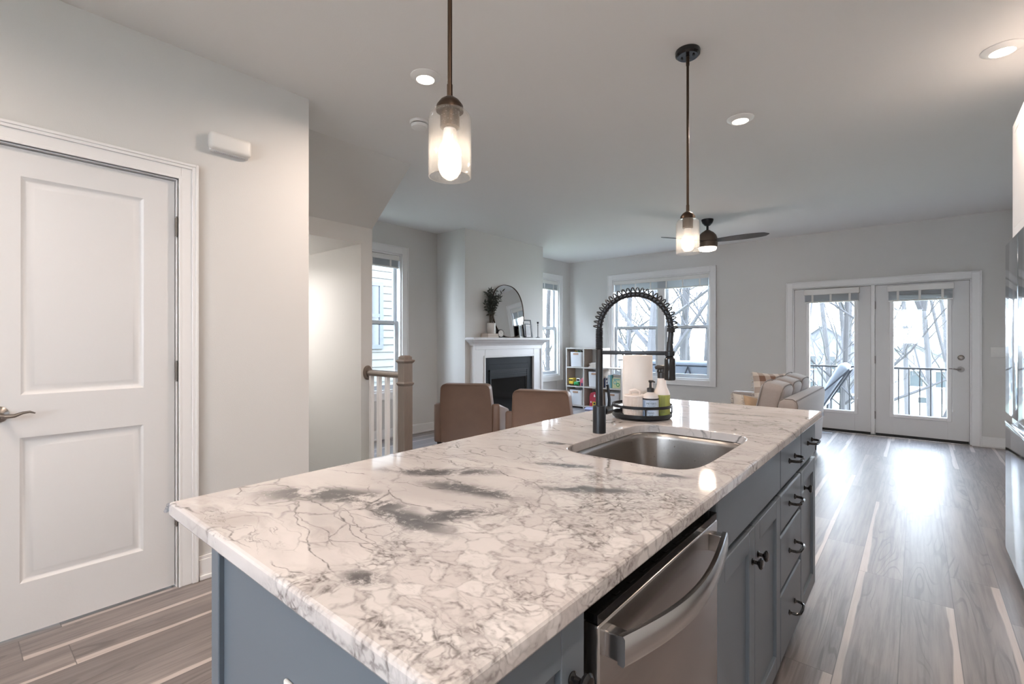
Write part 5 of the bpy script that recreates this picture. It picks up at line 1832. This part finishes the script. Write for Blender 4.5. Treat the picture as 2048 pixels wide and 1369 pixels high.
for a, c in ((ys0, ys0 + 0.17), (ys1 - 0.17, ys1)):
    am = obj('arm', B(o).rbox((-1.76, a, 0.12), (-0.91, c, 0.612), 0.035, 4), 'linen', r)
for k in range(3):
    a = ys0 + 0.18 + k * 0.447
    obj('seat_cushion', B(o).rbox((-1.75, a, 0.312), (-0.98, a + 0.445, 0.47), 0.05, 4), 'linen', r)
for k in range(3):
    yc_ = ys0 + 0.18 + 0.2235 + k * 0.447
    R3 = Matrix.Rotation(math.radians(13 + 1.5 * k), 3, 'Y')
    bm_ = B(o)
    vs0 = len(bm_.v)
    # plump box cushion
    n = 10
    tb = B()
    tb.rbox((-0.098, -0.232, -0.205), (0.098, 0.232, 0.205), 0.055, 5)
    pv = []
    for v in tb.v:
        u, w_ = v.y / 0.232, v.z / 0.205
        g_ = 1 + 0.32 * (1 - u * u) * (1 - w_ * w_)
        hz = 1 + 0.07 * (1 - u * u)
        pv.append(R3 @ Vector((v.x * g_, v.y * (1 + 0.03 * (1 - w_ * w_)), v.z * hz)) + Vector((-1.055, yc_, 0.635 + 0.012 * k)))
    bm_._add(pv, tb.f)
    cu = obj('back_cushion', bm_, 'linen', r, smooth=60)
    for xx in (-0.082, 0.082):
        loop = []
        for q in range(40):
            a = 2 * PI * q / 40
            c, s_ = math.cos(a), math.sin(a)
            m_ = (abs(c) ** 7 + abs(s_) ** 7) ** (-1 / 7)
            u, w_ = c * m_, s_ * m_
            loop.append(R3 @ Vector((xx, u * 0.224 * (1 + 0.03 * (1 - w_ * w_)), w_ * 0.198 * (1 + 0.07 * (1 - u * u)))) + Vector((-1.055, yc_, 0.635 + 0.012 * k)))
        loop.append(loop[0])
        obj('welt', B(o).tube(loop, 0.0055, 6, False), 'welt', cu)
for sx in (-1.68, -0.88):
    for sy in (ys0 + 0.08, ys1 - 0.08):
        obj('leg', B(o).lathe((sx, sy, 0), [(0.016, 0.0005), (0.024, 0.121)], 12, cap0=True), 'leg', r)

def throw_pillow(name, label, loc, w, h, t, rot, mat):
    r = thing(name, label, 'pillow', loc)
    r.rotation_euler = rot
    p = B().pillow((0, 0, 0), w, h, t, None, 14, 0.55)
    obj('cover', p, mat, r, smooth=70)
    tb = B()
    rnd = random.Random(3)
    for k in range(26):
        for s in (-1, 1):
            if k % 2 == 0:
                v = -h / 2 + h * k / 25
                a = Vector((s * w / 2 * 0.97, 0, v))
                tb.tube([a, a + Vector((s * 0.015, rnd.uniform(-0.008, 0.008), rnd.uniform(-0.008, 0.008))), a + Vector((s * 0.028, rnd.uniform(-0.015, 0.015), rnd.uniform(-0.015, 0.01)))], [0.004, 0.005, 0.002], 5)
    obj('fringe', tb, 'tassel', r)
    return r
throw_pillow('throw_pillow', 'brown and cream plaid pillow with fringe at the back of the sofa', (-1.22, 5.86, 0.69), 0.42, 0.40, 0.14, (math.radians(-10), math.radians(3), math.radians(48)), 'plaid')
throw_pillow('throw_pillow', 'small tan fringed pillow lying low on the sofa seat', (-1.245, 5.22, 0.585), 0.20, 0.20, 0.10, (math.radians(-30), math.radians(14), math.radians(50)), 'tan_cloth')
throw_pillow('throw_pillow', 'cream fringed pillow behind the small tan one on the sofa seat', (-1.375, 5.45, 0.575), 0.25, 0.20, 0.11, (math.radians(-30), math.radians(8), math.radians(30)), 'cream_cloth')

# ================================================================== OUTSIDE
# deck and railing
b = B((-1.5, 8.7, -0.1))
for k in range(10):
    yy = YB + T + 0.01 + k * 0.142
    b.box((-5.6, yy, -0.14), (2.2, yy + 0.136, -0.10))
b.box((-5.6, YB + T + 0.01, -0.35), (2.2, 9.38, -0.141))
tag(obj('deck', b, 'deck'), 'grey board deck outside the patio doors', 'deck', None, 'structure')
o = (-1.5, 9.32, -0.1)
r = thing('deck_railing', 'thin black metal railing along the outer edge of the deck', 'railing', o)
obj('top_rail', B(o).box((-5.55, 9.30, 0.805), (2.15, 9.34, 0.835)), 'black', r)
obj('bottom_rail', B(o).box((-5.55, 9.31, -0.03), (2.15, 9.33, 0.0)), 'black', r)
for k in range(62):
    xx = -5.45 + k * 0.122
    obj('baluster', B(o).box((xx - 0.007, 9.313, 0.0), (xx + 0.007, 9.327, 0.805)), 'black', r)
for xx in (-5.53, -3.0, -0.55, 2.13):
    obj('post', B(o).box((xx - 0.025, 9.295, -0.0995), (xx + 0.025, 9.345, 0.85)), 'black', r)

# patio lounge chair behind the fixed door
o = (-1.15, 8.55, -0.0995)
r = thing('patio_chair', 'high-back patio lounge chair with pale cushion outside the fixed door', 'patio chair', o)
fr = B()
for s in (-0.30, 0.30):
    fr.tube([(-0.34, s, 0.0), (-0.30, s, 0.40), (0.10, s, 0.36), (0.42, s, 0.92)], 0.013, 8)
    fr.tube([(0.10, s, 0.36), (0.06, s, 0.0)], 0.012, 8)
    fr.tube([(-0.34, s, 0.0), (0.06, s, 0.0)], 0.012, 8)
    fr.tube([(-0.30, s, 0.55), (-0.05, s, 0.56), (0.12, s, 0.60), (0.42, s, 0.92)], 0.012, 8)
fr.tube([(0.42, -0.30, 0.92), (0.42, 0.30, 0.92)], 0.013, 8)
fr.tube([(-0.30, -0.30, 0.40), (-0.30, 0.30, 0.40)], 0.013, 8)
obj('frame', fr, 'rope', r)
R3 = Matrix.Rotation(math.radians(28), 3, 'Y')
obj('back_cushion', B().rbox((-0.06, -0.275, -0.36), (0.06, 0.275, 0.36), 0.05, 4, R3), 'patio_cushion', r)
for v in r.children:
    if v.name.startswith('back_cushion'):
        v.location = (0.20, 0, 0.68)
obj('seat_cushion', B().rbox((-0.32, -0.275, 0.36), (0.14, 0.275, 0.49), 0.045, 4), 'patio_cushion', r)
# patio loveseat before the far window
o = (-3.05, 8.72, -0.0995)
LH = 0.12
r = thing('patio_loveseat', 'pale blue cushioned patio seat with curved dark frame outside the far window', 'patio seat', o)
fr = B()
fr.tube([(-0.75, -0.33, 0.0), (-0.75, -0.33, 0.78 + LH), (0.75, -0.33, 0.78 + LH), (0.75, -0.33, 0.0)], 0.022, 8)
fr.tube([(-0.75, 0.33, 0.0), (-0.75, 0.33, 0.60 + LH), (-0.75, -0.33, 0.62)], 0.018, 8)
fr.tube([(0.75, 0.33, 0.0), (0.75, 0.33, 0.60 + LH), (0.75, -0.33, 0.62)], 0.018, 8)
fr.tube([(-0.75, -0.33, 0.30), (0.75, -0.33, 0.30)], 0.018, 8)
for k in range(4):
    xa = -0.75 + k * 0.375
    fr.tube([(xa, -0.33, 0.76 + LH), (xa + 0.06, -0.335, 0.60 + LH), (xa + 0.1875, -0.335, 0.50 + LH), (xa + 0.315, -0.335, 0.60 + LH), (xa + 0.375, -0.33, 0.76 + LH)], 0.014, 8)
    fr.tube([(xa + 0.1875, -0.335, 0.50 + LH), (xa + 0.1875, -0.335, 0.30)], 0.012, 8)
obj('frame', fr, 'rope', r)
obj('seat_cushion', B().rbox((-0.72, -0.30, 0.30), (0.72, 0.32, 0.46), 0.05, 4), 'patio_cushion', r)
obj('back_cushion', B().rbox((-0.72, -0.29, 0.47), (0.72, -0.13, 0.98), 0.06, 4), 'patio_cushion', r)

# ground falling away from the house
b = B((0, 0, 0))
b._add([(-70, -20, -3.2), (70, -20, -3.2), (70, 16, -3.2), (-70, 16, -3.2), (70, 150, -7.5), (-70, 150, -7.5)], [(0, 1, 2, 3), (3, 2, 4, 5)])
tag(obj('ground', b, 'lawn'), 'pale winter lawn falling away behind the house', 'ground', None, 'structure')

# neighbour house beside the stairs window
o = (-8.6, 4.0, -3.2)
r = thing('clapboard_house', 'cream clapboard house wall seen through the window by the stairs', 'house', o)
w_ = B(o)
for k in range(52):
    z = -3.19 + k * 0.155
    w_._add([(-8.6, -3.0, z), (-8.6, 8.6, z), (-8.625, 8.6, z + 0.16), (-8.625, -3.0, z + 0.16), (-8.9, -3.0, z), (-8.9, 8.6, z), (-8.9, 8.6, z + 0.16), (-8.9, -3.0, z + 0.16)],
            [(0, 1, 2, 3), (4, 7, 6, 5), (0, 4, 5, 1), (1, 5, 6, 2), (2, 6, 7, 3), (3, 7, 4, 0)])
obj('siding', w_, 'siding', r)
wf = rect_frame(B(o), lambda u, d, z: (-8.6 + d, u, z), 5.02, 5.98, 1.06, 2.46, 0.085, -0.01, 0.03)
wf.box((-8.61, 5.10, 1.72), (-8.575, 5.90, 1.79))
wo = obj('window', wf, 'house_grey', r)
obj('pane', B(o).box((-8.60, 5.10, 1.14), (-8.592, 5.90, 2.38)), 'dark_glass', wo)

def house(label, cx, cy, zb, w, d_, wallh, roofh, mt, wins):
    o = (cx, cy, zb)
    r = thing('house', label, 'house', o)
    obj('wall', B().prism([(-w / 2, 0), (w / 2, 0), (w / 2, wallh), (0, wallh + roofh), (-w / 2, wallh)], 'y', 0, d_), mt, r)
    rf = B()
    for s in (-1, 1):
        rf.prism([(0, wallh + roofh + 0.25), (s * (w / 2 + 0.5), wallh - 0.20), (s * (w / 2 + 0.5), wallh - 0.45), (0, wallh + roofh)], 'y', -0.5, d_ + 0.4)
    obj('roof', rf, 'roof', r)
    for (x_, z_, ww, hh) in wins:
        f_ = obj('window', rect_frame(B(), lambda u, dd, z: (u, dd, z), x_ - ww / 2, x_ + ww / 2, z_, z_ + hh, 0.14, -0.12, 0.02), 'trim', r)
        obj('pane', B().box((x_ - ww / 2 + 0.14, -0.04, z_ + 0.14), (x_ + ww / 2 - 0.14, -0.01, z_ + hh - 0.14)), 'dark_glass', f_)
house('blue grey gabled house far beyond the fixed patio door', -8.2, 66, -6.5, 6.0, 9, 7.2, 2.2, 'house_grey', [(-1.3, 4.2, 1.3, 1.8), (0.6, 4.2, 1.3, 1.8), (-1.3, 1.2, 1.3, 1.8), (1.3, 1.2, 1.3, 1.8)])
house('pale house with wide roof far beyond the opening patio door', -0.4, 58, -6.2, 7.5, 9, 5.4, 1.6, 'house_pale', [(-2.0, 3.0, 1.2, 1.7), (0.4, 3.0, 1.2, 1.7), (2.2, 3.0, 1.2, 1.7), (-2.0, 0.6, 1.2, 1.7), (1.0, 0.6, 1.2, 1.7)])

# bare trees
def tree(label, x, y, h, r0, seed, mat='bark', lean=(0, 0), fork=None, first=0.16, group='bare trees behind the house'):
    zb = -3.3 if y < 16 else -3.2 - (y - 16) * 0.032 - 0.1
    rnd = random.Random(seed)
    o = (x, y, zb)
    b = B()
    br = B()
    def limb(bd, p, d_, L_, r_, lvl):
        n = 7 if lvl == 0 else 5
        pts = [Vector(p)]
        dd = Vector(d_).normalized()
        for i in range(n):
            j = 0.05 if lvl == 0 else 0.20
            dd = (dd + Vector((rnd.uniform(-j, j), rnd.uniform(-j, j), rnd.uniform(-j * 0.4, j * 0.9)))).normalized()
            pts.append(pts[-1] + dd * L_ / n)
        rr = [max(0.007, r_ * (1 - 0.72 * i / n)) for i in range(n + 1)]
        bd.tube(pts, rr, 8 if lvl == 0 else 5 if lvl == 1 else 4)
        if lvl >= 3:
            return
        cnt = (16, 6, 5)[lvl]
        for k in range(cnt):
            t = rnd.uniform(first if lvl == 0 else 0.25, 0.97)
            f_ = t * n
            i = min(n - 1, int(f_))
            q = pts[i].lerp(pts[i + 1], f_ - i)
            a = rnd.uniform(0, 2 * PI)
            up_ = rnd.uniform(0.45, 1.5)
            nd = Vector((math.cos(a), math.sin(a), up_))
            limb(br, q, nd, L_ * rnd.uniform(0.20, 0.36) * (1.15 - t * 0.5), rr[i] * rnd.uniform(0.26, 0.44), lvl + 1)
    if fork:
        limb(b, (0, 0, 0), (lean[0], lean[1], 1), h * 0.42, r0, 3)
        base = Vector((lean[0], lean[1], 1)).normalized() * h * 0.40
        for fx_ in fork:
            limb(b, base, (fx_[0], fx_[1], 1), h * 0.62, r0 * 0.55, 0)
    else:
        limb(b, (0, 0, 0), (lean[0], lean[1], 1), h, r0, 0)
    r = thing('tree', label, 'tree', o, 0, group)
    obj('trunk', b, mat, r)
    obj('branches', br, mat, r)
    return r
def aim(u, y):
    s = (u - 1024) / 960.0
    dx = -math.sin(YAW) + math.cos(YAW) * s
    dy = math.cos(YAW) + math.sin(YAW) * s
    return dx / dy * y
def put(label, u, y, *a, **k):
    return tree(label, aim(u, y), y, *a, **k)
put('thick leaning bare tree outside the left pane of the far window', 1285, 14.5, 15, 0.25, 2, 'bark_pale', (0.03, 0))
put('slim bare tree at the left edge of the far window', 1247, 17, 15, 0.14, 5, 'bark_pale')
put('bare tree rising behind the faucet head in the far window', 1364, 15.5, 15, 0.16, 8, 'bark_pale', (0.02, 0))
put('thin bare tree in the right pane of the far window', 1380, 20, 15, 0.12, 12, 'bark')
put('bare tree at the right edge of the far window', 1403, 13.5, 14, 0.085, 15, 'bark', (0.01, 0))
put('bare tree leaning left outside the fixed patio door', 1640, 13.0, 13, 0.15, 21, 'bark_pale', (-0.07, 0))
put('thin straight bare tree outside the fixed patio door', 1676, 14.0, 14, 0.075, 24, 'bark', (-0.01, 0))
put('slender bare tree at the right side of the fixed patio door', 1704, 17.5, 13, 0.08, 27, 'bark_pale', (-0.04, 0))
put('bare tree at the left side of the opening patio door', 1795, 12.5, 13, 0.09, 31, 'bark', (-0.01, 0))
put('forked bare tree in the middle of the opening patio door', 1845, 14.0, 13, 0.14, 34, 'bark', (0, 0), ((-0.34, 0.1), (0.14, 0)))
put('small bare tree at the right side of the opening patio door', 1884, 17.0, 10, 0.08, 37, 'bark_pale', (0.02, 0), ((-0.2, 0), (0.2, 0.1)))
put('distant bare tree behind the thick leaning one', 1310, 26, 16, 0.16, 41, 'bark_pale')
put('distant bare tree behind the thin straight one', 1660, 27, 15, 0.14, 44, 'bark_pale')
put('distant bare tree behind the forked one', 1862, 28, 15, 0.14, 47, 'bark_pale')
tree('bare tree outside the tall window right of the fireplace', -11.2, 15.6, 14, 0.12, 51, 'bark')
tree('slim bare tree left of the one outside the tall window', -13.4, 17.5, 14, 0.10, 54, 'bark_pale')
put('slim bare tree behind the bare tree rising near the faucet head', 1340, 22, 15, 0.12, 61, 'bark_pale')
put('bare tree far behind the window mullion of the far window', 1322, 32, 17, 0.17, 64, 'bark_pale')
put('pale bare tree far behind the left sash of the far window', 1262, 30, 17, 0.15, 67, 'bark_pale')
put('far bare tree beyond the right side of the fixed patio door', 1694, 34, 14, 0.15, 70, 'bark_pale')
put('far bare tree beyond the hinge side of the opening patio door', 1818, 24, 13, 0.11, 73, 'bark_pale')
put('far bare tree beyond the lever side of the opening patio door', 1900, 32, 14, 0.14, 76, 'bark_pale')
